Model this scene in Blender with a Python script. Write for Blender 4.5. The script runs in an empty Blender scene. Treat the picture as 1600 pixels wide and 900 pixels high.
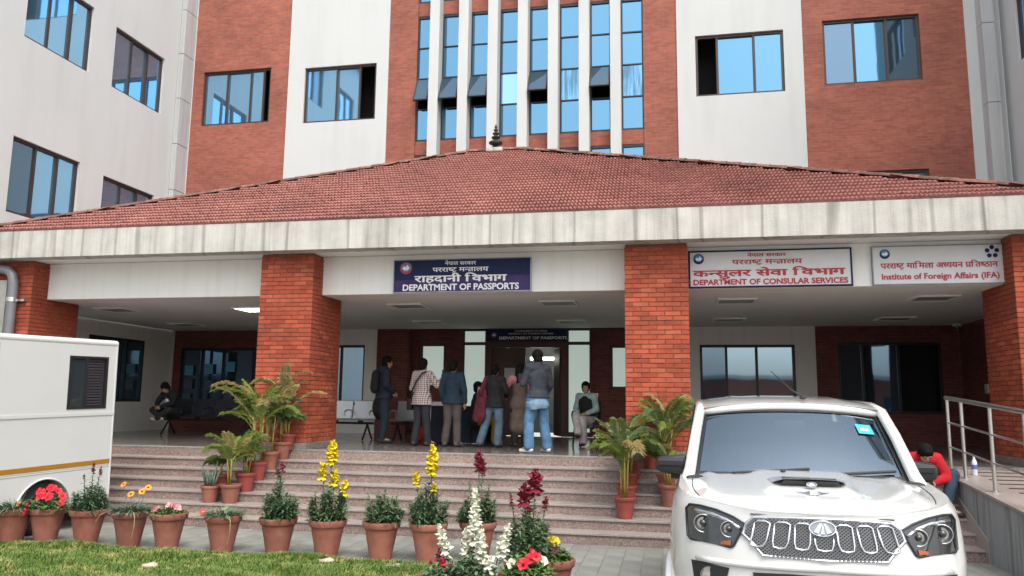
import bpy, bmesh, math, random
from mathutils import Vector, Matrix, Euler
random.seed(7)
SC = bpy.context.scene
COL = SC.collection
rad = math.radians

# ------------------------------------------------------------------ camera
YAW, PITCH, ROLL = rad(11.31), rad(8.2715), rad(0.6584)
fw = Vector((-math.sin(YAW)*math.cos(PITCH), math.cos(YAW)*math.cos(PITCH), math.sin(PITCH)))
rt0 = Vector((math.cos(YAW), math.sin(YAW), 0)); up0 = rt0.cross(fw)
rt = math.cos(ROLL)*rt0 + math.sin(ROLL)*up0
up = -math.sin(ROLL)*rt0 + math.cos(ROLL)*up0
cam = bpy.data.cameras.new('camera'); camo = bpy.data.objects.new('camera', cam); COL.objects.link(camo)
cam.sensor_width = 36; cam.lens = 1230/1600*36; cam.clip_start = 0.05; cam.clip_end = 2000
mw = Matrix((rt, up, -fw)).transposed().to_4x4(); mw.translation = Vector((0, 0, 1.85))
camo.matrix_world = mw
SC.camera = camo

# ------------------------------------------------------------------ sky, sun, exposure
SUN_EL, SUN_AZ = rad(58), rad(149)      # compass azimuth: from behind the viewer, a little to the right
w = bpy.data.worlds.new('World'); SC.world = w; w.use_nodes = True
nt = w.node_tree; bg = nt.nodes['Background']
sky = nt.nodes.new('ShaderNodeTexSky'); sky.sky_type = 'NISHITA'; sky.sun_disc = False
sky.sun_elevation = SUN_EL; sky.sun_rotation = SUN_AZ; sky.dust_density = 4.0; sky.air_density = 1.2
hs = nt.nodes.new('ShaderNodeHueSaturation'); hs.inputs['Saturation'].default_value = 0.36
nt.links.new(sky.outputs[0], hs.inputs['Color']); nt.links.new(hs.outputs[0], bg.inputs['Color'])
bg.inputs['Strength'].default_value = 0.15
sl = bpy.data.lights.new('sun', 'SUN'); sl.energy = 0.5; sl.angle = rad(30); sl.color = (1.0, 0.97, 0.93)
so = bpy.data.objects.new('sun', sl); COL.objects.link(so)
sd = Vector((math.sin(SUN_AZ)*math.cos(SUN_EL), math.cos(SUN_AZ)*math.cos(SUN_EL), math.sin(SUN_EL)))
so.rotation_euler = sd.to_track_quat('Z', 'Y').to_euler(); so.location = (-6, -12, 30)
SC.view_settings.view_transform = 'Standard'; SC.view_settings.look = 'None'
SC.view_settings.exposure = 1.22; SC.view_settings.gamma = 1.0; SC.view_settings.use_curve_mapping = False
SC.cycles.use_denoising = True
SC.cycles.max_bounces = 10; SC.cycles.diffuse_bounces = 8

# ------------------------------------------------------------------ helpers
class MB:
    def __init__(s): s.v = []; s.f = []
    def add(s, vs, fs):
        b = len(s.v); s.v += [tuple(p) for p in vs]; s.f += [tuple(b+i for i in f) for f in fs]; return s
    def box(s, x0, x1, y0, y1, z0, z1):
        return s.add([(x0,y0,z0),(x1,y0,z0),(x1,y1,z0),(x0,y1,z0),(x0,y0,z1),(x1,y0,z1),(x1,y1,z1),(x0,y1,z1)],
            [(0,3,2,1),(4,5,6,7),(0,1,5,4),(1,2,6,5),(2,3,7,6),(3,0,4,7)])
    def bev(s, x0, x1, y0, y1, z0, z1, b=.01):
        # box with chamfered edges (all twelve)
        bm = bmesh.new(); bmesh.ops.create_cube(bm, size=1)
        for v in bm.verts: v.co = Vector(((x0+x1)/2+v.co.x*(x1-x0), (y0+y1)/2+v.co.y*(y1-y0), (z0+z1)/2+v.co.z*(z1-z0)))
        bmesh.ops.bevel(bm, geom=bm.edges[:], offset=b, segments=2, affect='EDGES', profile=.5)
        bm.verts.index_update()
        s.add([v.co[:] for v in bm.verts], [[v.index for v in f.verts] for f in bm.faces]); bm.free(); return s
    def tube(s, path, r, n=8, cap=True):
        path = [Vector(p) for p in path]; m = len(path); rr = r if isinstance(r, (list, tuple)) else [r]*m
        b = len(s.v); t0 = (path[1]-path[0]).normalized(); a = t0.orthogonal().normalized()
        for i, p in enumerate(path):
            t = (path[min(i+1, m-1)]-path[max(i-1, 0)]).normalized()
            a = (a-t*a.dot(t)).normalized(); c = t.cross(a)
            for k in range(n):
                q = 2*math.pi*k/n; s.v.append(tuple(p+(a*math.cos(q)+c*math.sin(q))*rr[i]))
        for i in range(m-1):
            for k in range(n):
                s.f.append((b+i*n+k, b+i*n+(k+1) % n, b+(i+1)*n+(k+1) % n, b+(i+1)*n+k))
        if cap: s.f.append(tuple(b+k for k in range(n))[::-1]); s.f.append(tuple(b+(m-1)*n+k for k in range(n)))
        return s
    def lathe(s, prof, n=20, c=(0,0,0)):
        b = len(s.v)
        for r, z in prof:
            for k in range(n):
                q = 2*math.pi*k/n; s.v.append((c[0]+r*math.cos(q), c[1]+r*math.sin(q), c[2]+z))
        for i in range(len(prof)-1):
            for k in range(n):
                s.f.append((b+i*n+k, b+i*n+(k+1) % n, b+(i+1)*n+(k+1) % n, b+(i+1)*n+k))
        s.f.append(tuple(b+k for k in range(n))[::-1]); s.f.append(tuple(b+(len(prof)-1)*n+k for k in range(n)))
        return s
    def ell(s, c, r, n=10, m=7, rot=None):
        b = len(s.v); c = Vector(c)
        for i in range(m+1):
            th = math.pi*i/m
            for k in range(n):
                q = 2*math.pi*k/n
                p = Vector((r[0]*math.sin(th)*math.cos(q), r[1]*math.sin(th)*math.sin(q), -r[2]*math.cos(th)))
                if rot: p = rot @ p
                s.v.append(tuple(c+p))
        for i in range(m):
            for k in range(n): s.f.append((b+i*n+k, b+i*n+(k+1) % n, b+(i+1)*n+(k+1) % n, b+(i+1)*n+k))
        return s
    def prism(s, poly, fn, d0, d1):
        # extrude a polygon in (a,b) between depths d0 and d1; fn(a,b,d) -> point
        n = len(poly); vs = [fn(a, b_, d0) for a, b_ in poly]+[fn(a, b_, d1) for a, b_ in poly]
        s.add(vs, [tuple(range(n)), tuple(range(2*n-1, n-1, -1))]+[(i, i+n, (i+1) % n+n, (i+1) % n) for i in range(n)]); return s
    def mesh(s, name):
        me = bpy.data.meshes.new(name); me.from_pydata(s.v, [], s.f); me.update(); return me

def link(name, me, mat=None, parent=None, smooth=False, loc=None, kind=None, fix=True):
    if fix and isinstance(me, MB):
        me = me.mesh(name)
        bm = bmesh.new(); bm.from_mesh(me); bmesh.ops.recalc_face_normals(bm, faces=bm.faces[:]); bm.to_mesh(me); bm.free()
    elif isinstance(me, MB): me = me.mesh(name)
    o = bpy.data.objects.new(name, me)
    if mat and len(me.materials) == 0: me.materials.append(mat)
    if smooth:
        for p in me.polygons: p.use_smooth = True
        if smooth is not True:
            for p in me.polygons: pass
            try: me.set_sharp_from_angle(angle=rad(smooth))
            except Exception: pass
    COL.objects.link(o)
    if parent:
        o.parent = parent
        if parent.get('_w'): o.matrix_parent_inverse = Matrix.Translation(-parent.location)
    if loc: o.location = loc
    if kind: o['kind'] = kind
    return o

def thing(name, label, cat, loc=(0,0,0), rz=0, group=None, world=False):
    # an Empty at the thing's base; world=True: its parts are given in world coordinates
    o = bpy.data.objects.new(name, None); COL.objects.link(o); o.empty_display_size = .2
    o.location = loc; o.rotation_euler = (0, 0, rz); o['label'] = label; o['category'] = cat
    if group: o['group'] = group
    if world: o['_w'] = 1
    return o
def tag(o, label, cat, group=None):
    o['label'] = label; o['category'] = cat
    if group: o['group'] = group
    return o
def struct(name, mb, mat, **k):
    o = link(name, mb, mat, **k); o['kind'] = 'structure'; return o
def copy_tree(o, parent=None):
    c = o.copy(); COL.objects.link(c); c.parent = parent
    if parent: c.matrix_parent_inverse = o.matrix_parent_inverse.copy()
    for ch in list(o.children): copy_tree(ch, c)
    return c

# ------------------------------------------------------------------ materials
def newmat(name):
    m = bpy.data.materials.new(name); m.use_nodes = True
    return m, m.node_tree.nodes, m.node_tree.links, m.node_tree.nodes['Principled BSDF']
def ramp(N, stops):
    r = N.new('ShaderNodeValToRGB'); e = r.color_ramp.elements
    while len(e) < len(stops): e.new(.5)
    for k, (p, c) in enumerate(stops): e[k].position = p; e[k].color = (*c, 1)
    return r
def noise(N, L, scale, detail=4, vec=None, rough=.55):
    n = N.new('ShaderNodeTexNoise'); n.inputs['Scale'].default_value = scale; n.inputs['Detail'].default_value = detail
    n.inputs['Roughness'].default_value = rough
    if vec is not None: L.new(vec, n.inputs['Vector'])
    return n
def mixc(N, L, a, b, fac, mode='MIX'):
    m = N.new('ShaderNodeMix'); m.data_type = 'RGBA'; m.blend_type = mode
    for sock, v in ((m.inputs[6], a), (m.inputs[7], b)):
        if hasattr(v, 'links'): L.new(v, sock)
        else: sock.default_value = (*v, 1)
    if hasattr(fac, 'links'): L.new(fac, m.inputs[0])
    else: m.inputs[0].default_value = fac
    return m.outputs[2]
def bump(N, L, B, h, dist=.01, st=1.0):
    b = N.new('ShaderNodeBump'); b.inputs['Distance'].default_value = dist; b.inputs['Strength'].default_value = st
    L.new(h, b.inputs['Height']); L.new(b.outputs[0], B.inputs['Normal']); return b
def objco(N):
    return N.new('ShaderNodeTexCoord').outputs['Object']
def geopos(N):
    return N.new('ShaderNodeNewGeometry').outputs['Position']
def scaled(N, L, vec, s):
    m = N.new('ShaderNodeMapping'); m.inputs['Scale'].default_value = s; L.new(vec, m.inputs['Vector']); return m.outputs[0]

def M(name, col, rough=.6, metal=0., var=.12, scale=6., bmp=0., bscale=None, rnd=0., coat=0., spec=.5):
    m, N, L, B = newmat(name); co = objco(N)
    n = noise(N, L, scale, 5, co)
    a = tuple(c*(1-var) for c in col); b = tuple(min(1, c*(1+var)) for c in col)
    r = ramp(N, [(.3, a), (.7, b)]); L.new(n.outputs['Fac'], r.inputs[0]); out = r.outputs[0]
    if rnd:
        oi = N.new('ShaderNodeObjectInfo'); rr = ramp(N, [(0, (1-rnd,)*3), (1, (1+rnd,)*3)]); L.new(oi.outputs['Random'], rr.inputs[0])
        out = mixc(N, L, out, rr.outputs[0], 1.0, 'MULTIPLY')
    L.new(out, B.inputs['Base Color']); B.inputs['Roughness'].default_value = rough; B.inputs['Metallic'].default_value = metal
    B.inputs['Coat Weight'].default_value = coat; B.inputs['Specular IOR Level'].default_value = spec
    if bmp:
        n2 = noise(N, L, bscale or scale*6, 6, co); bump(N, L, B, n2.outputs['Fac'], bmp)
    return m

def stucco(name, col, dirt=.12, streak=(9, 9, .35)):
    m, N, L, B = newmat(name); co = geopos(N)
    n1 = noise(N, L, .55, 6, co); n2 = noise(N, L, 1.0, 5, scaled(N, L, co, streak)); n3 = noise(N, L, 60, 3, co)
    r1 = ramp(N, [(.35, tuple(c*(1-dirt*.6) for c in col)), (.65, col)]); L.new(n1.outputs['Fac'], r1.inputs[0])
    r2 = ramp(N, [(.34, (1-dirt*1.3, 1-dirt*1.35, 1-dirt*1.5)), (.52, (1, 1, 1))]); L.new(n2.outputs['Fac'], r2.inputs[0])
    L.new(mixc(N, L, r1.outputs[0], r2.outputs[0], .8, 'MULTIPLY'), B.inputs['Base Color'])
    B.inputs['Roughness'].default_value = .85; bump(N, L, B, n3.outputs['Fac'], .004)
    return m

def brickmat(name, c1, c2, mortar, bw=.24, rh=.075, dirt=.25):
    m, N, L, B = newmat(name); co = geopos(N)
    sp = N.new('ShaderNodeSeparateXYZ'); L.new(co, sp.inputs[0])
    ad = N.new('ShaderNodeMath'); L.new(sp.outputs[0], ad.inputs[0]); L.new(sp.outputs[1], ad.inputs[1])
    cb = N.new('ShaderNodeCombineXYZ'); L.new(ad.outputs[0], cb.inputs[0]); L.new(sp.outputs[2], cb.inputs[1])
    bt = N.new('ShaderNodeTexBrick'); L.new(cb.outputs[0], bt.inputs['Vector'])
    for k, v in (('Scale', 1.), ('Mortar Size', .0055), ('Mortar Smooth', .2), ('Brick Width', bw), ('Row Height', rh), ('Bias', -.1)): bt.inputs[k].default_value = v
    bt.inputs['Color1'].default_value = (*c1, 1); bt.inputs['Color2'].default_value = (*c2, 1); bt.inputs['Mortar'].default_value = (*mortar, 1)
    n1 = noise(N, L, .8, 6, co, .65); r1 = ramp(N, [(.3, (1-dirt,)*3), (.7, (1.12, 1.1, 1.08))]); L.new(n1.outputs['Fac'], r1.inputs[0])
    n2 = noise(N, L, 1.0, 4, scaled(N, L, co, (5, 5, 16))); r2 = ramp(N, [(.3, (.78, .76, .76)), (.68, (1.18, 1.14, 1.1))]); L.new(n2.outputs['Fac'], r2.inputs[0])
    a = mixc(N, L, bt.outputs['Color'], r1.outputs[0], 1., 'MULTIPLY'); a = mixc(N, L, a, r2.outputs[0], .8, 'MULTIPLY')
    L.new(a, B.inputs['Base Color']); B.inputs['Roughness'].default_value = .85
    inv = N.new('ShaderNodeMath'); inv.operation = 'SUBTRACT'; inv.inputs[0].default_value = 1; L.new(bt.outputs['Fac'], inv.inputs[1])
    bump(N, L, B, inv.outputs[0], .006, .7)
    return m

def glassmat(name, col, metal=.85, rough=.03, dirt=0.):
    # coated solar-control glass: mostly a tinted mirror
    m, N, L, B = newmat(name); co = geopos(N)
    n = noise(N, L, .7, 2, co); 
    if dirt:
        n2 = noise(N, L, 1., 5, scaled(N, L, co, (14, 14, 1.2))); r2 = ramp(N, [(.42, tuple(c*(1-dirt) for c in col)), (.6, col)]); L.new(n2.outputs['Fac'], r2.inputs[0])
        L.new(r2.outputs[0], B.inputs['Base Color'])
    else: B.inputs['Base Color'].default_value = (*col, 1)
    B.inputs['Metallic'].default_value = metal; B.inputs['Roughness'].default_value = rough
    bump(N, L, B, n.outputs['Fac'], .004, .5)
    return m

def emit(name, col, st):
    m, N, L, B = newmat(name); B.inputs['Base Color'].default_value = (*col, 1)
    B.inputs['Emission Color'].default_value = (*col, 1); B.inputs['Emission Strength'].default_value = st; return m

MT = {}
MT['white'] = stucco('white_stucco', (.545, .562, .548), .05, (2.2, 2.2, .3))
MT['white2'] = stucco('porch_plaster', (.80, .79, .75), .05)
MT['ceil'] = stucco('ceiling_paint', (.84, .83, .81), .03)
MT['duct'] = stucco('duct_cladding', (.46, .47, .465), .14)
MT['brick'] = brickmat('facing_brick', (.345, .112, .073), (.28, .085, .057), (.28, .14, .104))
MT['brick_shaded'] = brickmat('shaded_porch_brick', (.20, .060, .048), (.14, .042, .036), (.17, .105, .09))  # facing brick again, with the porch shade put into its colour
MT['mortar'] = M('mortar', (.22, .085, .056), .95, var=.2, scale=12)
MT['frame'] = M('bronze_aluminium', (.055, .036, .03), .45, .3, .1)
MT['dframe'] = M('dark_aluminium', (.02, .024, .03), .4, .2, .1)
MT['dark'] = M('unlit_interior_black', (.012, .013, .016), .9, var=.2)  # near-black colour carries the shade of unlit interiors
MT['glass'] = glassmat('blue_glass', (.27, .50, .72))
MT['glassb'] = glassmat('bright_glass', (.125, .275, .40), .92)
MT['glassd'] = glassmat('stained_glass', (.17, .36, .52), .9, .10, .5)
MT['glassa'] = glassmat('awning_glass', (.075, .13, .18), .8)
MT['glasst'] = glassmat('dim_glass', (.12, .19, .26), .8)
MT['glassp'] = glassmat('porch_glass', (.26, .37, .46), .85)
MT['frost'] = emit('glowing_frosted_film', (.46, .55, .50), .30)  # soft emission stands in for indoor light coming through the film
MT['tile'] = None
MT['steel'] = M('stainless_steel', (.62, .61, .58), .28, .95, .06)
MT['granite_floor'] = None
def fasciamat():
    m, N, L, B = newmat('weathered_concrete'); co = geopos(N)
    n1 = noise(N, L, 1., 6, scaled(N, L, co, (7, 7, .25)), .7); n2 = noise(N, L, 2.2, 6, co, .6)
    r1 = ramp(N, [(.33, (.33, .32, .29)), (.45, (.45, .44, .405)), (.6, (.53, .52, .48))]); L.new(n1.outputs['Fac'], r1.inputs[0])
    r2 = ramp(N, [(.35, (.84, .84, .82)), (.6, (1.02, 1.01, .99))]); L.new(n2.outputs['Fac'], r2.inputs[0])
    w1 = N.new('ShaderNodeTexWave'); w1.inputs['Scale'].default_value = .42; w1.inputs['Distortion'].default_value = 9.; w1.inputs['Detail'].default_value = 3; w1.inputs['Detail Scale'].default_value = 1.6
    L.new(scaled(N, L, co, (1, 1, .04)), w1.inputs['Vector'])
    r3 = ramp(N, [(.0, (.50, .49, .46)), (.03, (1, 1, 1))]); L.new(w1.outputs['Fac'], r3.inputs[0])
    a = mixc(N, L, r1.outputs[0], r2.outputs[0], 1., 'MULTIPLY'); a = mixc(N, L, a, r3.outputs[0], .7, 'MULTIPLY')
    L.new(a, B.inputs['Base Color']); B.inputs['Roughness'].default_value = .9
    n3 = noise(N, L, 40, 4, co); bump(N, L, B, n3.outputs['Fac'], .006); return m
def tilemat():
    m, N, L, B = newmat('clay_roof_tile'); co = geopos(N)
    n1 = noise(N, L, 1.1, 6, co, .65); n2 = noise(N, L, 16, 3, co)
    r1 = ramp(N, [(.25, (.20, .085, .072)), (.42, (.285, .118, .098)), (.58, (.335, .142, .118)), (.78, (.40, .19, .16))]); L.new(n1.outputs['Fac'], r1.inputs[0])
    r2 = ramp(N, [(.28, (.62, .60, .60)), (.62, (1.1, 1.08, 1.06))]); L.new(n2.outputs['Fac'], r2.inputs[0])
    L.new(mixc(N, L, r1.outputs[0], r2.outputs[0], .9, 'MULTIPLY'), B.inputs['Base Color']); B.inputs['Roughness'].default_value = .85; return m
def granite(name, base, dark, light, rough, sc=70):
    m, N, L, B = newmat(name); co = geopos(N)
    v = N.new('ShaderNodeTexVoronoi'); v.inputs['Scale'].default_value = sc; L.new(co, v.inputs['Vector'])
    r = ramp(N, [(.0, dark), (.3, base), (.62, base), (.95, light)]); 
    sp = N.new('ShaderNodeSeparateColor'); L.new(v.outputs['Color'], sp.inputs[0]); L.new(sp.outputs[0], r.inputs[0])
    n1 = noise(N, L, 1.3, 5, co); r2 = ramp(N, [(.3, (.80, .80, .80)), (.65, (1.06, 1.05, 1.04))]); L.new(n1.outputs['Fac'], r2.inputs[0])
    L.new(mixc(N, L, r.outputs[0], r2.outputs[0], 1., 'MULTIPLY'), B.inputs['Base Color'])
    nr = noise(N, L, 3, 4, co); rr = ramp(N, [(.3, (rough*.7,)*3), (.7, (rough*1.25,)*3)]); L.new(nr.outputs['Fac'], rr.inputs[0]); L.new(rr.outputs[0], B.inputs['Roughness'])
    return m
MT['fascia'] = fasciamat(); MT['tile'] = tilemat()
MT['riser'] = granite('pink_granite', (.245, .18, .153), (.145, .105, .094), (.35, .27, .236), .5, 62)
MT['tread'] = granite('grey_tread_granite', (.31, .265, .24), (.23, .195, .178), (.37, .32, .295), .45, 90)
MT['floor'] = granite('polished_floor', (.195, .178, .16), (.12, .108, .10), (.27, .245, .225), .14, 60)
MT['plinth'] = granite('plinth_granite', (.22, .18, .16), (.12, .10, .09), (.30, .26, .24), .5, 60)
MT['rampwall'] = stucco('ramp_plaster', (.30, .32, .33), .45, (14, 14, .7))
MT['paver'] = M('concrete_paver', (.20, .202, .178), .9, 0, .16, 3., .003, 50, .10)
MT['joint'] = M('joint_sand', (.17, .165, .145), .95, 0, .2, 20)

# ---------------------------------------------------------------- ground
g = MB(); g.add([(-300,-300,-.03),(300,-300,-.03),(300,300,-.03),(-300,300,-.03)], [(0,1,2,3)])
struct('ground', g, M('courtyard_ground', (.34, .335, .31), .95, 0, .2, 1.5))
g = MB(); g.box(-16, 8.5, -8, 10.8, -.028, -.006)
pav = struct('pavement', g, MT['joint'])
# pavers: singly where they can be told apart, the rest as one mesh
PW, PL = .232, .464
pm = MB(); b_ = .006; w_, l_ = PW/2-.004, PL/2-.004
pm.add([(-w_,-l_,-.015),(w_,-l_,-.015),(w_,l_,-.015),(-w_,l_,-.015),(-w_+b_,-l_+b_,0),(w_-b_,-l_+b_,0),(w_-b_,l_-b_,0),(-w_+b_,l_-b_,0),
        (-w_,-l_,-.006),(w_,-l_,-.006),(w_,l_,-.006),(-w_,l_,-.006)],
       [(4,5,6,7),(8,9,5,4),(9,10,6,5),(10,11,7,6),(11,8,4,7),(0,1,9,8),(1,2,10,9),(2,3,11,10),(3,0,8,11)])
pme = pm.mesh('paver'); pme.materials.append(MT['paver'])
rest = MB(); nsingle = 0
def paver_height(i, j): return random.uniform(-.003, .002)
for i in range(-69, 37):
    for j in range(0, 40):
        x = i*PW; y = 10.8-PL*(j+.5)-(PL/2 if i % 2 else 0)
        if y-l_ < -8 or (x < -2.5 and y < 8.85): continue
        near = (-8.4 < x < 3.4 and y > 8.5)
        if near and nsingle < 300:
            nsingle += 1
            o = bpy.data.objects.new('paver', pme); COL.objects.link(o); o.parent = pav; o.location = (x, y, paver_height(i, j)); o.rotation_euler = (random.uniform(-.004,.004), random.uniform(-.006,.006), 0)
        elif y > -4:
            dz = paver_height(i, j); rest.add([(v[0]+x, v[1]+y, v[2]+dz) for v in pm.v], pm.f)
link('paving_rest', rest, MT['paver'], pav, kind='stuff', fix=False)

# lawn bed
g = MB(); g.box(-16, -2.62, 1.5, 8.86, -.026, .012)
struct('lawn', g, M('lawn_soil', (.10, .085, .05), .95, 0, .3, 9))

# ---------------------------------------------------------------- walls with openings
def wall(P, u0, u1, v0, v1, holes, reveal=.14):
    # P(u,v,d) -> world point, d into the wall; holes = (ua,ub,va,vb)
    mb = MB(); us = sorted({u0, u1, *[h[0] for h in holes], *[h[1] for h in holes]}); vs = sorted({v0, v1, *[h[2] for h in holes], *[h[3] for h in holes]})
    us = [u for u in us if u0 <= u <= u1]; vs = [v for v in vs if v0 <= v <= v1]
    for a, b in zip(us, us[1:]):
        for c, d in zip(vs, vs[1:]):
            mu, mv = (a+b)/2, (c+d)/2
            if any(h[0] < mu < h[1] and h[2] < mv < h[3] for h in holes): continue
            mb.add([P(a,c,0),P(b,c,0),P(b,d,0),P(a,d,0)], [(0,1,2,3)])
    for h in holes:
        a, b, c, d = max(h[0],u0), min(h[1],u1), max(h[2],v0), min(h[3],v1); r = reveal
        for p, q in (((a,c),(b,c)),((b,c),(b,d)),((b,d),(a,d)),((a,d),(a,c))):
            mb.add([P(*p,0),P(*q,0),P(*q,r),P(*p,r)], [(0,1,2,3)])
    for p, q in (((u0,v0),(u1,v0)),((u1,v0),(u1,v1)),((u1,v1),(u0,v1)),((u0,v1),(u0,v0))):
        mb.add([P(*p,0),P(*q,0),P(*q,.30),P(*p,.30)], [(0,1,2,3)])
    return mb
def pbox(mb, P, u0, u1, v0, v1, d0, d1):
    return mb.add([P(u0,v0,d0),P(u1,v0,d0),P(u1,v0,d1),P(u0,v0,d1),P(u0,v1,d0),P(u1,v1,d0),P(u1,v1,d1),P(u0,v1,d1)],
                  [(0,3,2,1),(4,5,6,7),(0,1,5,4),(1,2,6,5),(2,3,7,6),(3,0,4,7)])
def window(parent, P, u0, u1, v0, v1, splits, mats, fm=None, d=.09, bar=.06, midrail=None):
    # a window part: its frame, with each sash pane a sub-part; mats[k] None = slid open
    fm = fm or MT['frame']; mb = MB()
    pbox(mb, P, u0, u1, v1-bar, v1, d-.03, d+.05); pbox(mb, P, u0, u1, v0, v0+bar, d-.03, d+.05)
    pbox(mb, P, u0, u0+bar, v0+bar, v1-bar, d-.03, d+.05); pbox(mb, P, u1-bar, u1, v0+bar, v1-bar, d-.03, d+.05)
    for s in splits: pbox(mb, P, s-.028, s+.028, v0+bar, v1-bar, d-.02, d+.04)
    if midrail: pbox(mb, P, u0+bar, u1-bar, midrail-.03, midrail+.03, d-.021, d+.041)
    f = link('window', mb, fm, parent)
    cuts = [u0+bar]+list(splits)+[u1-bar]
    for k, (a, b) in enumerate(zip(cuts, cuts[1:])):
        a2 = a+(.028 if k else 0); b2 = b-(.028 if k < len(cuts)-2 else 0)
        m_ = mats[k % len(mats)]
        if m_ is None: continue
        pm_ = MB(); dd = d+.012+.022*(k % 2)+random.uniform(0, .004); t = random.uniform(-.004, .004)
        q = MB(); q.add([P(a2,v0+bar,dd),P(b2,v0+bar,dd+t),P(b2,v1-bar,dd+t),P(a2,v1-bar,dd),P(a2,v0+bar,dd+.012),P(b2,v0+bar,dd+t+.012),P(b2,v1-bar,dd+t+.012),P(a2,v1-bar,dd+.012)],
              [(0,3,2,1),(4,5,6,7),(0,1,5,4),(1,2,6,5),(2,3,7,6),(3,0,4,7)])
        p_ = link('pane', q, m_, f)
        if parent.get('_w'): p_.matrix_parent_inverse = Matrix.Identity(4)
    return f

YB = 19.55; TOP = 16.4
PY = lambda u, v, d: (u, YB+d, v)
Gb, Gn, Gd, Gt, Gp = MT['glassb'], MT['glass'], MT['glassd'], MT['glasst'], MT['glassp']

main = thing('main_building', 'brick and white plaster office block with blue glass bay behind the tiled canopy', 'building', (-3.4, YB, 0), world=True)
def storeys(z): return [z-3.9, z, z+3.9]
W1 = [(-13.1, -10.98, z, z+1.62) for z in storeys(9.61)]
W2 = [(-9.92, -7.79, z, z+1.62) for z in storeys(9.49)]
W3 = [(.79, 2.94, z, z+1.62) for z in storeys(9.55)]
W4 = [(3.87, 6.10, z, z+1.68) for z in storeys(9.65)]
Z0 = 3.76
link('brick_panel', wall(PY, -13.42, -10.42, Z0, TOP, W1), MT['brick'], main)
PW_ = lambda u, v, d: (u, YB-.035+d, v)
link('plaster_panel', wall(PW_, -10.42, -7.45, Z0, TOP, W2), MT['white'], main)
link('plaster_panel', wall(PW_, .33, 3.39, Z0, TOP, W3), MT['white'], main)
link('brick_panel', wall(PY, 3.39, 7.09, Z0, TOP, W4), MT['brick'], main)
link('brick_panel', wall(PY, -7.45, -6.64, Z0, TOP, []), MT['brick'], main)
link('brick_panel', wall(PY, -.52, .33, Z0, TOP, []), MT['brick'], main)
for hs_, pl, sp in ((W1, PY, (-12.36, -11.62, -11.22)), (W2, PW_, (-8.97, -8.29)), (W3, PW_, (1.33, 2.23)), (W4, PY, (4.60, 5.35))):
    for k, h in enumerate(hs_):
        mats = {id(W1): [Gn, Gn, Gn, None], id(W2): [Gn, Gn, None], id(W3): [None, Gb, Gb], id(W4): [Gt, Gb, Gt]}[id(hs_)]
        f = window(main, pl, *h, sp, mats)
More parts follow.
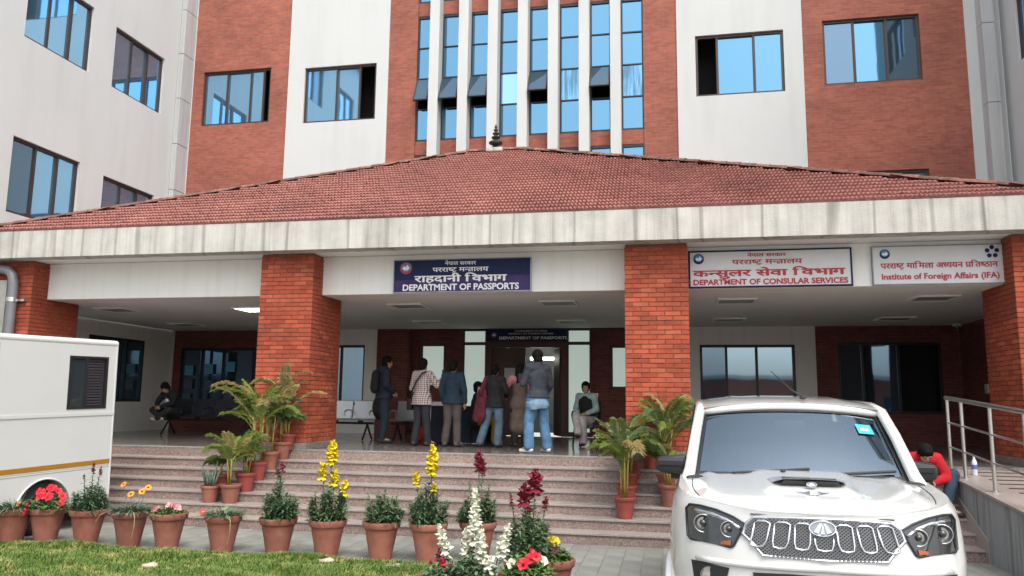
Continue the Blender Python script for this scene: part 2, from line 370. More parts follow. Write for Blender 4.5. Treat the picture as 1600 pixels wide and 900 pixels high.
# W1's right sash stands partly open: a narrow dark strip
# glazed bay with white fins
FX = [-6.07+.808*i for i in range(7)]; FW = .135
cols = []
edges = [-6.64]+[e for x in FX for e in (x-FW, x+FW)]+[-.52]
for a, b in zip(edges[::2], edges[1::2]): cols.append((a, b))
PB = lambda u, v, d: (u, YB+.06+d, v)
rows = [8.82, 9.71, 10.58, 11.47, 12.36]
opened = {0, 1, 2, 4, 6}
fm_ = MT['dframe']
for x in FX:
    m_ = MB(); m_.bev(x-FW, x+FW, YB-.30, YB+.12, Z0, TOP+.3, .012); link('white_fin', m_, MT['white'], main)
for ci, (a, b) in enumerate(cols):
    a += .004; b -= .004
    for z0, z1 in ((8.42, 8.80), (12.40, 12.78)):
        m_ = MB(); pbox(m_, PB, a, b, z0, z1, -.02, .2); link('brick_spandrel', m_, MT['brick'], main)
    for base, dz in ((0, 0), (-3.98, 1), (3.98, 2)):
        rr = [r+base for r in rows]
        m_ = MB(); B_ = .035
        for z in (rr[0], rr[-1]): pbox(m_, PB, a, b, z-.03, z+.03, -.012, .06)
        for z in rr[1:-1]: pbox(m_, PB, a+B_, b-B_, z-.016, z+.016, 0., .06)
        pbox(m_, PB, a, a+B_, rr[0]+.03, rr[-1]-.03, -.01, .06); pbox(m_, PB, b-B_, b, rr[0]+.03, rr[-1]-.03, -.01, .06)
        f = link('bay_window', m_, fm_, main)
        for k in range(4):
            z0, z1 = rr[k]+.018, rr[k+1]-.018
            q = MB(); t = random.uniform(-.004, .004); t2 = random.uniform(-.003, .003)
            g_ = Gb
            if dz == 0 and k == 1 and ci in opened:
                # top-hung sash swung outwards
                an = rad(26 if ci < 3 else 31); hgt = z1-z0; hz, hd = z1, .0
                fn = lambda u, s, dd: (u, YB+.06-math.sin(an)*s-math.cos(an)*dd*1.0, hz-math.cos(an)*s+math.sin(an)*dd)
                sb = MB()
                for (u0, u1, s0, s1) in ((a+.02, b-.02, 0, .035), (a+.02, b-.02, hgt-.035, hgt), (a+.02, a+.05, .035, hgt-.035), (b-.05, b-.02, .035, hgt-.035)):
                    vs = [fn(u, s, dd) for dd in (0, .045) for (u, s) in ((u0, s0), (u1, s0), (u1, s1), (u0, s1))]
                    sb.add(vs, [(0,3,2,1),(4,5,6,7),(0,1,5,4),(1,2,6,5),(2,3,7,6),(3,0,4,7)])
                sash = link('open_sash', sb, fm_, f); sash.matrix_parent_inverse = Matrix.Identity(4)
                q.add([fn(u, s, dd) for dd in (.015, .03) for (u, s) in ((a+.05,.035),(b-.05,.035),(b-.05,hgt-.035),(a+.05,hgt-.035))], [(0,3,2,1),(4,5,6,7),(0,1,5,4),(1,2,6,5),(2,3,7,6),(3,0,4,7)])
                p_ = link('pane', q, MT['glassa'], f); p_.matrix_parent_inverse = Matrix.Identity(4)
                continue
            if dz == 0 and k == 1 and ci in (5, 7): g_ = Gd
            if dz == 0 and k == 1 and ci == 3: g_ = Gn
            vs = [PB(a+B_, z0, .03+t), PB(b-B_, z0, .03-t), PB(b-B_, z1, .03-t+t2), PB(a+B_, z1, .03+t+t2)]
            vs += [(x, y+.015, z) for x, y, z in vs]
            q.add(vs, [(0,3,2,1),(4,5,6,7),(0,1,5,4),(1,2,6,5),(2,3,7,6),(3,0,4,7)])
            p_ = link('pane', q, g_, f); p_.matrix_parent_inverse = Matrix.Identity(4)
# near-black blocks stand in for the shade of unlit rooms behind the facade; parapet
m_ = MB(); m_.box(-14.0, -5.65, YB+.9, YB+8, -.02, TOP+.3); m_.box(-1.5, 8.0, YB+.9, YB+8, -.02, TOP+.3); m_.box(-5.65, -1.5, YB+.9, YB+8, 3.80, TOP+.3); link('dark_room_block', m_, MT['dark'], main)
m_ = MB(); m_.box(-13.9, 7.9, YB-.12, YB+8, TOP+.31, TOP+.9); link('parapet', m_, MT['white'], main)

# ---------------------------------------------------------------- wings
def wing(X, sgn, label, wins, ystart, yend, ductY):
    t = thing('building_wing', label, 'building', (X, (ystart+yend)/2, 0), world=True)
    P = lambda u, v, d: (X+sgn*d, u, v)
    holes = [(y0, y1, z+dz, z+dz+h) for (y0, y1, z, h) in wins for dz in (-3.9, 0, 3.9)]
    link('plaster_wall', wall(P, ystart, yend, -.02, TOP+.3, holes), MT['white'], t)
    for k, h in enumerate(holes):
        s1 = h[0]+(h[1]-h[0])*.36; s2 = h[0]+(h[1]-h[0])*.69
        window(t, P, *h, (s1, s2), [random.choice([Gn, Gn, Gt]), Gn, Gn])
    m_ = MB(); x0, x1 = (X+sgn*.6, X+sgn*6); m_.box(min(x0,x1), max(x0,x1), ystart, yend, -.02, TOP+.3); link('dark_room_block', m_, MT['dark'], t)
    m_ = MB(); x0, x1 = (X-sgn*.12, X+sgn*6); m_.box(min(x0,x1), max(x0,x1), ystart-.1, yend, TOP+.31, TOP+.9); link('parapet', m_, MT['white'], t)
    m_ = MB(); x0, x1 = (X, X+sgn*6); m_.box(min(x0,x1)+(.31 if sgn > 0 else 0), max(x0,x1)-(0 if sgn > 0 else .31), ystart, ystart+.3, -.02, TOP+.3); link('end_wall', m_, MT['white'], t)
    return t
lw = [(13.73, 15.68, 9.60, 1.66), (16.48, 18.44, 9.58, 1.60), (10.9, 12.9, 9.6, 1.66), (7.6, 9.6, 9.6, 1.66), (4.6, 6.6, 9.6, 1.66)]
wing(-13.6, -1, 'white plaster wing with bronze framed windows beside the grey downpipe duct', lw, 2.0, 19.535, 0)
rw = [(16.6, 18.72, 9.56, 1.60), (13.6, 15.6, 9.56, 1.60), (10.6, 12.6, 9.56, 1.60)]
wing(7.85, 1, 'white plaster wing behind the ramp railing at the brick corner', rw, 9.2, 19.525, 0)
# corner ducts clad in jointed panels
def duct(x0, x1, y0, y1, label, step, z0):
    t = thing('pipe_duct', label, 'duct', ((x0+x1)/2, (y0+y1)/2, z0), world=True)
    z = z0; k = 0
    while z < TOP:
        m_ = MB(); m_.bev(x0, x1, y0, y1, z+.006, min(z+step, TOP)-.006, .008); link('panel', m_, MT['duct'], t); z += step
    m_ = MB(); m_.box(x0+.02, x1-.02, y0+.02, y1, z0, TOP); link('core', m_, MT['dark'], t)
duct(-13.59, -13.44, 19.02, 19.54, 'grey jointed duct in the corner between brick panel and white wing', 1.33, 4.95)
duct(7.34, 7.62, 19.2, 19.56, 'white jointed duct between the brick panel and the plaster wing above the ramp', 1.95, 4.95)
m_ = MB(); m_.box(7.09, 7.85, YB-.02, YB+.3, -.02, TOP+.3); link('return_wall', m_, MT['white'], main)
m_ = MB(); m_.box(-13.6, -13.42, YB-.01, YB+.3, -.02, TOP+.3); link('return_wall', m_, MT['white'], main)
# ---------------------------------------------------------------- porch: floor, walls, ceiling
FZ = 1.02; CZ = 3.71
g = MB(); g.box(-13.5, 6.5, 12.503, YB, FZ-.25, FZ); struct('porch_floor', g, MT['floor'])
g = MB(); g.box(-13.5, -12.6, 11.0, 12.5, -.02, FZ-.002); g.box(5.45, 7.8, 12.6, 13.6, -.02, FZ-.002); struct('porch_base', g, MT['plinth'])
gf = thing('ground_floor_wall', 'shaded brick and plaster ground floor front under the porch ceiling', 'wall', (-3.4, YB, FZ), world=True)
BD = MT['brick_shaded']; WP = MT['white2']
w_a = (-13.2, -10.3, 1.70, 3.23); w_b = (-9.9, -7.82, 1.74, 3.30); w_c = (.73, 2.92, 1.55, 3.28); w_d = (3.87, 6.10, 1.69, 3.33)
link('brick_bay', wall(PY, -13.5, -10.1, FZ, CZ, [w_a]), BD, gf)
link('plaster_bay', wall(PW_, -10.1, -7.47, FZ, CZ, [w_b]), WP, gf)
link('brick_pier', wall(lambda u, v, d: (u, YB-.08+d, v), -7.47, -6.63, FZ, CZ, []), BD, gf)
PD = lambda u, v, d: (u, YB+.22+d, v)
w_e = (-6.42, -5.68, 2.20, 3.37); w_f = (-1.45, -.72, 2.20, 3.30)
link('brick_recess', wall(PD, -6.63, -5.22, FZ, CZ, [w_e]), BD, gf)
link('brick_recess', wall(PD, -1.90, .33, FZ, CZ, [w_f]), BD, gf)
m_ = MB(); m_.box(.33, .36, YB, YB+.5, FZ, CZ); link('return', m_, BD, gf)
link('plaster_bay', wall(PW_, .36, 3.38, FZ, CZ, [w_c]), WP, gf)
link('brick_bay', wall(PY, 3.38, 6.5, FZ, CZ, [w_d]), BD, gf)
DF = MT['dframe']
window(gf, PY, *w_a, (-12.6, -11.95, -11.05), [Gt, MT['glasst'], Gt, Gt], DF)
window(gf, PW_, *w_b, (-9.1, -8.5), [Gp, Gp, Gp], DF)
window(gf, PW_, *w_c, (1.35, 2.05), [Gt, Gp, Gp], DF)
window(gf, PY, *w_d, (4.42, 5.2), [Gp, Gt, None], DF)
m_ = MB(); m_.box(4.45, 6.04, YB+.35, YB+.4, 1.75, 3.27); link('unlit_room_panel', m_, MT['dark'], gf)  # near-black sheet standing in for the unlit room behind the open sash
FB = M('brown_joinery', (.075, .03, .022), .5, 0, .15)
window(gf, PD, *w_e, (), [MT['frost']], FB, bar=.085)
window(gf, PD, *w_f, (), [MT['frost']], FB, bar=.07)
# notices stuck inside the left window
for k, (x, z) in enumerate([(-12.95, 2.62), (-12.35, 2.66), (-11.7, 2.72), (-12.95, 2.25), (-12.33, 2.22), (-12.98, 1.86), (-11.72, 1.9)]):
    m_ = MB(); m_.box(x-.13, x+.13, YB+.045, YB+.05, z-.13, z+.14)
    tag(link('notice', m_, M('notice_paper' , (.10, .36, .55) if k < 3 else (.07, .11, .15), .4, 0, .3, 20)), ('blue printed notice taped to the porch window behind the bench' if k < 3 else 'dull printed notice taped to the porch window behind the bench'), 'notice', 'notices on the porch window')
# entrance: two frosted sidelights, double door, transom
ent = thing('entrance_door', 'brown panelled double door with frosted sidelights under the navy name board', 'door', (-3.55, YB+.2, FZ), world=True)
PE = lambda u, v, d: (u, YB+.16+d, v)
def sidelight(u0, u1):
    m_ = MB()
    for (a, b, c, d) in ((u0, u1, CZ-.05, CZ), (u0, u1, 3.30, 3.38), (u0, u1, FZ, FZ+.12)): pbox(m_, PE, a, b, c, d, 0, .08)
    pbox(m_, PE, u0, u0+.05, FZ+.12, 3.30, 0, .08); pbox(m_, PE, u1-.05, u1, FZ+.12, 3.30, 0, .08)
    pbox(m_, PE, u0, u0+.05, 3.38, CZ-.05, 0, .08); pbox(m_, PE, u1-.05, u1, 3.38, CZ-.05, 0, .08)
    f = link('sidelight', m_, FB, ent)
    for c, d in ((FZ+.12, 3.30), (3.38, CZ-.05)):
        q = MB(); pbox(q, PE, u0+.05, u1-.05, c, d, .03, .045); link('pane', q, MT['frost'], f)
sidelight(-5.22, -4.58); sidelight(-2.52, -1.90)
m_ = MB(); pbox(m_, PE, -4.58, -4.44, FZ, CZ, -.02, .14); pbox(m_, PE, -2.66, -2.52, FZ, CZ, -.02, .14); pbox(m_, PE, -4.44, -2.66, 3.24, CZ, -.02, .14)
link('door_frame', m_, FB, ent)
WD = M('brown_door_leaf', (.085, .04, .028), .5, 0, .2, 5, .002)
def leaf(fn, wdt, name='door_leaf'):
    m_ = MB(); f_ = lambda u, v, d: fn(u, v, d)
    pbox(m_, f_, 0, wdt, FZ+.01, 3.23, .012, .05)
    for (a, b) in ((0, .1), (wdt*.36, wdt*.36+.05), (wdt*.66, wdt*.66+.05), (wdt-.1, wdt)): pbox(m_, f_, a, b, FZ+.01, 3.23, 0, .011)
    for z in (FZ+.01, 1.9, 3.03): 
        for (a, b) in ((.1, wdt*.36), (wdt*.36+.05, wdt*.66), (wdt*.66+.05, wdt-.1)): pbox(m_, f_, a+.001, b-.001, z, z+.2, 0.001, .011)
    d_ = link(name, m_, WD, ent)
    h = MB(); h.tube([f_(wdt-.06, 2.0, -.005), f_(wdt-.06, 2.0, -.05), f_(wdt-.06, 2.2, -.05), f_(wdt-.06, 2.2, -.005)], .011, 6); link('door_handle', h, MT['steel'], d_)
leaf(lambda u, v, d: (-4.44+u, YB+.2+d, v), .86)
an_ = rad(72); leaf(lambda u, v, d: (-2.66-u*math.cos(an_)-d*math.sin(an_), YB+.22+u*math.sin(an_)-d*math.cos(an_), v), .86)
m_ = MB(); m_.box(-4.62, -2.3, YB+3.2, YB+3.25, FZ-.02, CZ); m_.box(-5.6, -5.55, YB+.4, YB+3.2, FZ-.02, CZ); m_.box(-1.6, -1.55, YB+.4, YB+3.2, FZ-.02, CZ); m_.box(-5.6, -1.55, YB+.4, YB+3.2, CZ-.1, CZ-.05)
link('hall_wall', m_, M('hall_paint', (.40, .44, .42), .8), ent)
hl = MB(); hl.box(-3.75, -3.1, YB+1.9, YB+2.0, 3.02, 3.09); tag(link('hall_light', hl, emit('hall_tube', (1, .97, .9), 7)), 'lit white tube lamp inside the open doorway', 'lamp')
pp = MB(); pp.box(-4.12, -3.82, YB+.192, YB+.197, 2.42, 2.72); tag(link('paper_notice', pp, M('white_paper', (.62, .62, .60), .8)), 'white paper sheet taped on the brown door', 'notice')
# dado beneath brick, left and right side walls
lsw = thing('porch_side_wall', 'grey white plaster side wall of the porch behind the parked van', 'wall', (-13.5, 16, FZ), world=True)
PL_ = lambda u, v, d: (-13.5-d, u, v)
link('plaster_wall', wall(PL_, 13.7, YB, FZ, CZ, [(16.35, 18.4, 1.76, 3.34)], .09), WP, lsw)
window(lsw, PL_, 16.35, 18.4, 1.76, 3.34, (17.0, 17.75), [Gt, Gp, Gp], DF, d=.03)
rsw = thing('porch_side_wall', 'shaded brick side wall of the porch behind the steel railing', 'wall', (6.5, 16, FZ), world=True)
PR_ = lambda u, v, d: (6.5+d, u, v)
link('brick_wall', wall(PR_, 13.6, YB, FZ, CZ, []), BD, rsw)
m_ = MB(); pbox(m_, PR_, 16.9, 17.75, FZ+.02, 3.2, -.03, .02); link('door_leaf', m_, WD, rsw)
m_ = MB(); m_.bev(6.44, 6.497, 17.98, 18.14, 2.14, 2.34, .01); tag(link('switch_box', m_, M('white_plastic', (.7,.7,.68), .4)), 'small white switch box on the shaded brick porch side wall', 'switch')
m_ = MB(); m_.bev(-1.83, -1.74, YB+.17, YB+.219, 1.98, 2.10, .008); tag(link('door_bell', m_, MT['steel']), 'small bell push on shaded brick beside the frosted sidelight', 'switch')
cc = thing('security_camera', 'white dome security camera hung in the ceiling corner over the dark window', 'camera', (6.25, 18.9, CZ-.02), world=True)
m_ = MB(); m_.lathe([(.001,-.02),(.09,-.02),(.10,-.06),(.07,-.09),(.02,-.10)], 14, (6.25, 18.9, CZ)); link('housing', m_, M('camera_white', (.65,.65,.63), .4), cc, smooth=40)
m_ = MB(); m_.ell((6.25, 18.9, CZ-.10), (.055,.055,.06), 12, 8); link('dome', m_, MT['glasst'], cc, smooth=True)

# ---------------------------------------------------------------- canopy
cn = thing('entrance_canopy', 'red clay tiled hipped porch roof with stained white concrete eave', 'roof', (-3.55, 16, CZ), world=True)
XL, XR, YF, YR = -12.95, 5.85, 12.25, 19.5; EZ = 4.89
m_ = MB(); m_.box(XL, XR, YF, YF+.3, 4.39, EZ); m_.box(XL, XL+.3, YF+.3, YR, 4.39, EZ); m_.box(XR-.3, XR, YF+.3, YR, 4.39, EZ)
link('fascia', m_, MT['fascia'], cn)
m_ = MB(); m_.box(XL+.3, XR-.3, YF+.3, YR, 4.40, 4.60); link('soffit', m_, MT['ceil'], cn)
m_ = MB(); m_.bev(-13.5, 6.5, 13.0, 13.34, CZ-.004, 4.395, .012); link('beam', m_, MT['white2'], cn)
m_ = MB(); m_.box(-13.49, 6.49, 13.34, YB, CZ, CZ+.05); link('ceiling', m_, MT['ceil'], cn)
# tiles
AX, AY, AZ = -3.575, 16.0, 7.18; RH = .62   # apex, half ridge
RLs, RRs = AX-RH, AX+RH
nrm = None
def slope_tiles(mb, A, B, C, D, rows, tw):
    # quad slope: eave A->B, ridge D->C (same order); tile rows from the eave up
    A, B, C, D = map(Vector, (A, B, C, D)); n = (B-A).cross(D-A).normalized()
    e = (B-A).normalized(); 
    if n.z < 0: n = -n
    s = (n.cross(e)).normalized()
    if s.z < 0: s = -s
    Ls = (D-A).dot(s); 
    for r in range(rows):
        s0 = Ls*r/rows; s1 = Ls*(r+1.18)/rows
        f0 = r/rows
        a = (D-A).dot(e)*f0; b = (B-A).length+((C-B).dot(e))*f0
        a1 = (D-A).dot(e)*min(1, (r+1)/rows); b1 = (B-A).length+((C-B).dot(e))*min(1, (r+1)/rows)
        x = a+(tw*.5 if r % 2 else 0)-tw*.25
        while x < b-tw*.2:
            j = random.uniform(-.006, .006); h = random.uniform(-.004, .006)
            x0, x1 = max(x, a), min(x+tw*1.02, b)
            if x1-x0 < tw*.3 or x0 < a1-tw*1.3 or x1 > b1+tw*1.3: x += tw; continue
            prof = [(0, .0), (.22, .020), (.48, .031), (.74, .018), (1, -.004)]
            lo = []; hi = []; bt = []
            for q, hh in prof:
                X_ = x0+(x1-x0)*q
                lo.append(A+e*X_+s*(s0-.012+j)+n*(.046+hh+h)); hi.append(A+e*X_+s*(s1)+n*(.006+hh*.8)); bt.append(A+e*X_+s*(s0-.008+j)+n*(.0))
            mb.add(lo+hi+bt, [(i, i+1, 6+i, 5+i) for i in range(4)]+[(10+i, 11+i, i+1, i) for i in range(4)])
            x += tw
tl = MB()
fl, fr, bl, br = (XL+.02, YF+.02, EZ), (XR-.02, YF+.02, EZ), (XL+.02, YR, EZ), (XR-.02, YR, EZ)
aL, aR = (RLs, AY, AZ), (RRs, AY, AZ)
slope_tiles(tl, fl, fr, aR, aL, 25, .064)
o = link('roof_tiles', tl, MT['tile'], cn, kind='stuff', fix=False)
tl = MB(); slope_tiles(tl, bl, fl, aL, aL, 12, .16); slope_tiles(tl, fr, br, aR, aR, 12, .16); slope_tiles(tl, br, bl, aL, aR, 12, .16)
link('roof_tiles', tl, MT['tile'], cn, kind='stuff', fix=False)
m_ = MB(); dn = .035
m_.add([(fl[0],fl[1],EZ-.002),(fr[0],fr[1],EZ-.002),(br[0],br[1],EZ-.002),(bl[0],bl[1],EZ-.002),(RLs,AY,AZ-dn),(RRs,AY,AZ-dn)], [(0,1,5,4),(1,2,5),(2,3,4,5),(3,0,4)])
link('roof_deck', m_, M('roof_deck', (.16, .06, .045), .9), cn)
# hip and ridge caps, each a half round tile
cap = MB(); n_ = 7
for i in range(2):
    for k in range(n_):
        q = math.pi*k/(n_-1); r_ = .085 if i == 0 else .07
        cap.v.append((math.cos(q)*r_, i*.30, math.sin(q)*r_*.8))
for k in range(n_-1): cap.f.append((k, k+1, n_+k+1, n_+k))
cap.f.append(tuple(range(n_))[::-1]); cap.f.append(tuple(range(n_, 2*n_)))
def ridgemat():
    m, N, L, B = newmat('weathered_ridge_tile'); co = geopos(N); oi = N.new('ShaderNodeObjectInfo'); n1 = noise(N, L, 9, 5, co, .7)
    r = ramp(N, [(.3, (.075, .055, .045)), (.5, (.19, .095, .075)), (.7, (.33, .15, .12))]); L.new(n1.outputs['Fac'], r.inputs[0])
    rr = ramp(N, [(0, (.65,.68,.66)), (1, (1.15,1.05,1.))]); L.new(oi.outputs['Random'], rr.inputs[0]); L.new(mixc(N, L, r.outputs[0], rr.outputs[0], 1., 'MULTIPLY'), B.inputs['Base Color']); B.inputs['Roughness'].default_value = .9; return m
capme = cap.mesh('ridge_tile'); capme.materials.append(ridgemat())
def caps(p, q):
    p, q = Vector(p), Vector(q); d = q-p; n = int(d.length/.26); y = d.normalized(); x = y.cross(Vector((0,0,1))).normalized(); z = x.cross(y)
    R_ = Matrix((x, y, z)).transposed().to_4x4()
    for i in range(n):
        o = bpy.data.objects.new('ridge_tile', capme); COL.objects.link(o); o.parent = cn
        o.matrix_basis = Matrix.Translation(Vector(p+d*i/n)+z*(.03+random.uniform(-.002,.002))-cn.location) @ R_
        if False: pass
caps(fl, aL); caps(fr, aR); caps(bl, aL); caps(br, aR); caps((RLs-.05, AY, AZ+.01), (RRs+.05, AY, AZ+.01))
fi = MB(); fi.lathe([(r_*.72, z_*.78) for r_, z_ in [(.001,0),(.15,0),(.17,.05),(.10,.09),(.07,.12),(.14,.15),(.205,.18),(.21,.215),(.14,.25),(.06,.27),(.06,.30),(.12,.325),(.135,.36),(.08,.395),(.045,.41),(.045,.43),(.095,.45),(.10,.48),(.055,.51),(.035,.52),(.035,.535),(.07,.555),(.07,.58),(.03,.605),(.03,.62),(.045,.645),(.04,.68),(.012,.73),(.001,.76)]], 18, (AX-.02, AY, AZ+.06))
link('finial', fi, M('bronze_finial', (.055, .055, .045), .5, .5, .4, 14), cn, smooth=50)
fb = MB(); fb.bev(AX-.2, AX+.16, AY-.18, AY+.18, AZ-.02, AZ+.07, .02); link('finial_base', fb, MT['fascia'], cn)

# ceiling lights
LAMPS = ['unlit square ceiling lamp between the beam and the van roof', 'glowing square ceiling panel lamp beside the brick pillar', 'unlit square ceiling lamp behind the navy board, beam side', 'unlit square ceiling lamp before the entrance door, beam side', 'unlit square ceiling lamp behind the red lettered consular board', 'unlit square ceiling lamp behind the institute board, beam side',
    'unlit square ceiling lamp over the dark bench, wall side', 'unlit square ceiling lamp hidden behind the palm pillar, wall side', 'unlit square ceiling lamp over the steel benches, wall side', 'unlit square ceiling lamp just before the entrance door name board', 'unlit square ceiling lamp before the pale framed plaster window', 'unlit square ceiling lamp before the large dark brick window']
for k, (x, y) in enumerate([(-11.45, 14.65), (-8.4, 14.85), (-4.98, 14.65), (-2.0, 14.5), (1.2, 14.55), (4.45, 14.5), (-11.9, 17.8), (-8.6, 17.8), (-5.5, 17.75), (-2.15, 17.9), (1.3, 17.8), (4.7, 17.85)]):
    lit = k == 1
    t = thing('ceiling_light', LAMPS[k], 'lamp', (x, y, CZ), 0, None if lit else 'unlit porch ceiling lamps')
    m_ = MB(); m_.box(-.34, .34, -.34, -.30, -.03, .004); m_.box(-.34, .34, .30, .34, -.03, .004); m_.box(-.34, -.30, -.30, .30, -.03, .004); m_.box(.30, .34, -.30, .30, -.03, .004)
    link('frame', m_, MT['ceil'] if not lit else MT['white2'], t)
    m_ = MB(); m_.box(-.30, .30, -.30, .30, -.018, -.002); link('diffuser', m_, emit('lamp_glow', (1., .98, .93), 8.) if lit else M('lamp_diffuser', (.30, .30, .29), .5, 0, .05), t)

# ---------------------------------------------------------------- brick pillars
def brickobj_mat():
    m, N, L, B = newmat('pillar_brick'); oi = N.new('ShaderNodeObjectInfo'); co = geopos(N)
    sp = N.new('ShaderNodeTexWhiteNoise'); sp.noise_dimensions = '3D'
    r = ramp(N, [(0, (.28, .055, .025)), (.4, (.35, .068, .031)), (.75, (.40, .083, .038)), (1, (.45, .108, .052))]); L.new(oi.outputs['Random'], r.inputs[0])
    n1 = noise(N, L, 9, 5, co); r2 = ramp(N, [(.3, (.74, .72, .72)), (.7, (1.15, 1.12, 1.1))]); L.new(n1.outputs['Fac'], r2.inputs[0])
    n3 = noise(N, L, .9, 4, co); r3 = ramp(N, [(.35, (.78, .76, .75)), (.6, (1.05, 1.04, 1.03))]); L.new(n3.outputs['Fac'], r3.inputs[0])
    a = mixc(N, L, r.outputs[0], r2.outputs[0], .8, 'MULTIPLY'); a = mixc(N, L, a, r3.outputs[0], .8, 'MULTIPLY')
    L.new(a, B.inputs['Base Color']); B.inputs['Roughness'].default_value = .85
    n2 = noise(N, L, 90, 4, co); bump(N, L, B, n2.outputs['Fac'], .003); return m
MT['pbrick'] = brickobj_mat()
def brick_mesh(name, l):
    m_ = MB(); a, h, b, d = l/2-.005, .0325, .004, .03
    m_.add([(-a,d,-h),(a,d,-h),(a,d,h),(-a,d,h),(-a,-d+b,-h),(a,-d+b,-h),(a,-d+b,h),(-a,-d+b,h),(-a+b,-d,-h+b),(a-b,-d,-h+b),(a-b,-d,h-b),(-a+b,-d,h-b)],
           [(8,9,10,11),(4,5,9,8),(5,6,10,9),(6,7,11,10),(7,4,8,11),(0,1,5,4),(1,2,6,5),(2,3,7,6),(3,0,4,7)])
    me = m_.mesh(name); me.materials.append(MT['pbrick']); return me, m_
BF, BFm = brick_mesh('brick', .25); BHf, BHm = brick_mesh('brick', .125)
def pillar(x0, label, sides, backY=13.85):
    x1 = x0+1.0; yf = 12.6
    t = thing('brick_pillar', label, 'pillar', (x0+.5, 13.2, FZ), group=None)
    ox, oy = x0+.5, 13.2
    m_ = MB(); m_.box(-.488, .488, yf-oy+.012, backY-oy-.012, .0, 4.392-FZ-.003); link('core', m_, MT['mortar'], t)
    m_ = MB(); m_.bev(-.53, .53, yf-oy-.035, backY-oy+.03, .001, .115, .006); link('plinth', m_, MT['plinth'], t)
    course = .0748; n = int((4.392-FZ-.115)/course); cnt = 0; rest = MB()
    def put(me, mbx, x, y, z, rz, single):
        nonlocal cnt
        j = random.uniform(-.003, .003)
        if single and cnt < 300:
            cnt += 1; o = bpy.data.objects.new('brick', me); COL.objects.link(o); o.parent = t
            o.location = (x, y+(j if rz == 0 else 0), z); o.rotation_euler = (random.uniform(-.006,.006), 0, rz+random.uniform(-.004,.004))
        else:
            R_ = Matrix.Rotation(rz, 3, 'Z'); rest.add([tuple(R_ @ Vector(v)+Vector((x, y, z))) for v in mbx.v], mbx.f)
    for c in range(n):
        z = .115+course*(c+.5); full = [(-.375+.25*i, BF, BFm) for i in range(4)]
        half = [(-.4375, BHf, BHm)]+[(-.25+.25*i, BF, BFm) for i in range(3)]+[(.4375, BHf, BHm)]
        for x, me, mbx in (full if c % 2 else half): put(me, mbx, x, yf-oy+.03, z, 0, True)
    dep = backY-yf
    for c in range(n):
        z = .115+course*(c+.5)
        for sd in sides:
            k = 5; pitch = .25
            ys = [.125+.25*i for i in range(4)] if c % 2 == 0 else [.25*i+.25 for i in range(4)]
            X = .5-.03 if sd > 0 else -.5+.03
            for yy in ys: put(BF, BFm, X, yf-oy+yy, z, rad(90) if sd > 0 else rad(-90), True)
            if c % 2 == 0: put(BHf, BHm, X, yf-oy+1.0625, z, rad(90) if sd > 0 else rad(-90), False); put(BHf, BHm, X, yf-oy+1.1875, z, rad(90) if sd > 0 else rad(-90), False)
            else: put(BHf, BHm, X, yf-oy+1.1875, z, rad(90) if sd > 0 else rad(-90), False); put(BHf, BHm, X, yf-oy+.0625, z, rad(90) if sd > 0 else rad(-90), False)
    if rest.v: link('brick_rest', rest, MT['pbrick'], t, kind='stuff', fix=False)
    return t
pillar(-12.72, 'brick pillar behind the white van with grey pipe beside it', (1,))
pillar(-7.05, 'orange brick pillar with a row of potted palms climbing to it', (1,))
pillar(-.68, 'orange brick pillar between the navy board and the red lettered board', (1, -1))
pillar(4.98, 'brick pillar standing behind the steel ramp railing', (-1,))
# downpipe by the outer pillar
dp = MB(); dp.tube([(-13.4, 12.46, 4.22), (-12.3, 12.46, 4.22), (-12.13, 12.46, 4.19), (-12.04, 12.46, 4.10), (-12.0, 12.46, 3.95), (-12.0, 12.46, .02)], .085, 14)
t = thing('drain_pipe', 'fat grey drain pipe bending down beside the outer brick pillar', 'pipe', (-12.0, 12.46, 0), world=True)
link('pipe', dp, M('grey_pvc', (.15, .155, .165), .4, 0, .08), t, smooth=60)
m_ = MB(); m_.tube([(-12.0,12.46,3.60),(-12.0,12.46,3.68)], .095, 14); m_.box(-12.0,-11.8,12.53,12.60,3.62,3.66); link('clamp', m_, MT['steel'], t)
m_ = MB(); m_.box(-12.95, -12.18, 12.50, 12.55, .02, 4.02); tag(link('shutter_panel', m_, M('beige_panel', (.30,.295,.27), .6)), 'pale panel standing behind the grey drain pipe', 'panel')

# ---------------------------------------------------------------- stairs and ramp
SX0, SX1, TR, RS = -12.6, 3.72, .285, .1457
st = thing('entrance_stairs', 'wide flight of seven pink granite steps up to the porch', 'stairs', (-4.4, 11.6, 0), world=True)
m_ = MB()
for i in range(7):
    y = 10.8+TR*i; z = RS*(i+1)
    q = MB(); q.box(SX0, SX1, y+.022, (y+TR+.021) if i < 6 else 12.50, -.02 if i == 0 else z-RS-.03+.001, z-.032); link('step_riser', q, MT['riser'], st)
    q = MB(); q.bev(SX0, SX1, y, (y+TR+.05) if i < 6 else 12.75, z-.032, z+(.0025 if i == 6 else 0), .006); link('step_tread', q, MT['tread'], st)
rp = thing('access_ramp', 'sloping granite topped ramp with blue grey stained side wall', 'ramp', (4.5, 8, 0), world=True)
rz_ = lambda y: .98-(12.5-y)*.0835
X0, X1, YA, YZ = 3.74, 5.35, 12.5, .9
def rampslab(x0, x1, up, dn, y0=YZ, y1=YA):
    q = MB(); q.add([(x0,y0,dn(y0)),(x1,y0,dn(y0)),(x1,y1,dn(y1)),(x0,y1,dn(y1)),(x0,y0,up(y0)),(x1,y0,up(y0)),(x1,y1,up(y1)),(x0,y1,up(y1))],
        [(0,3,2,1),(4,5,6,7),(0,1,5,4),(1,2,6,5),(2,3,7,6),(3,0,4,7)]); return q
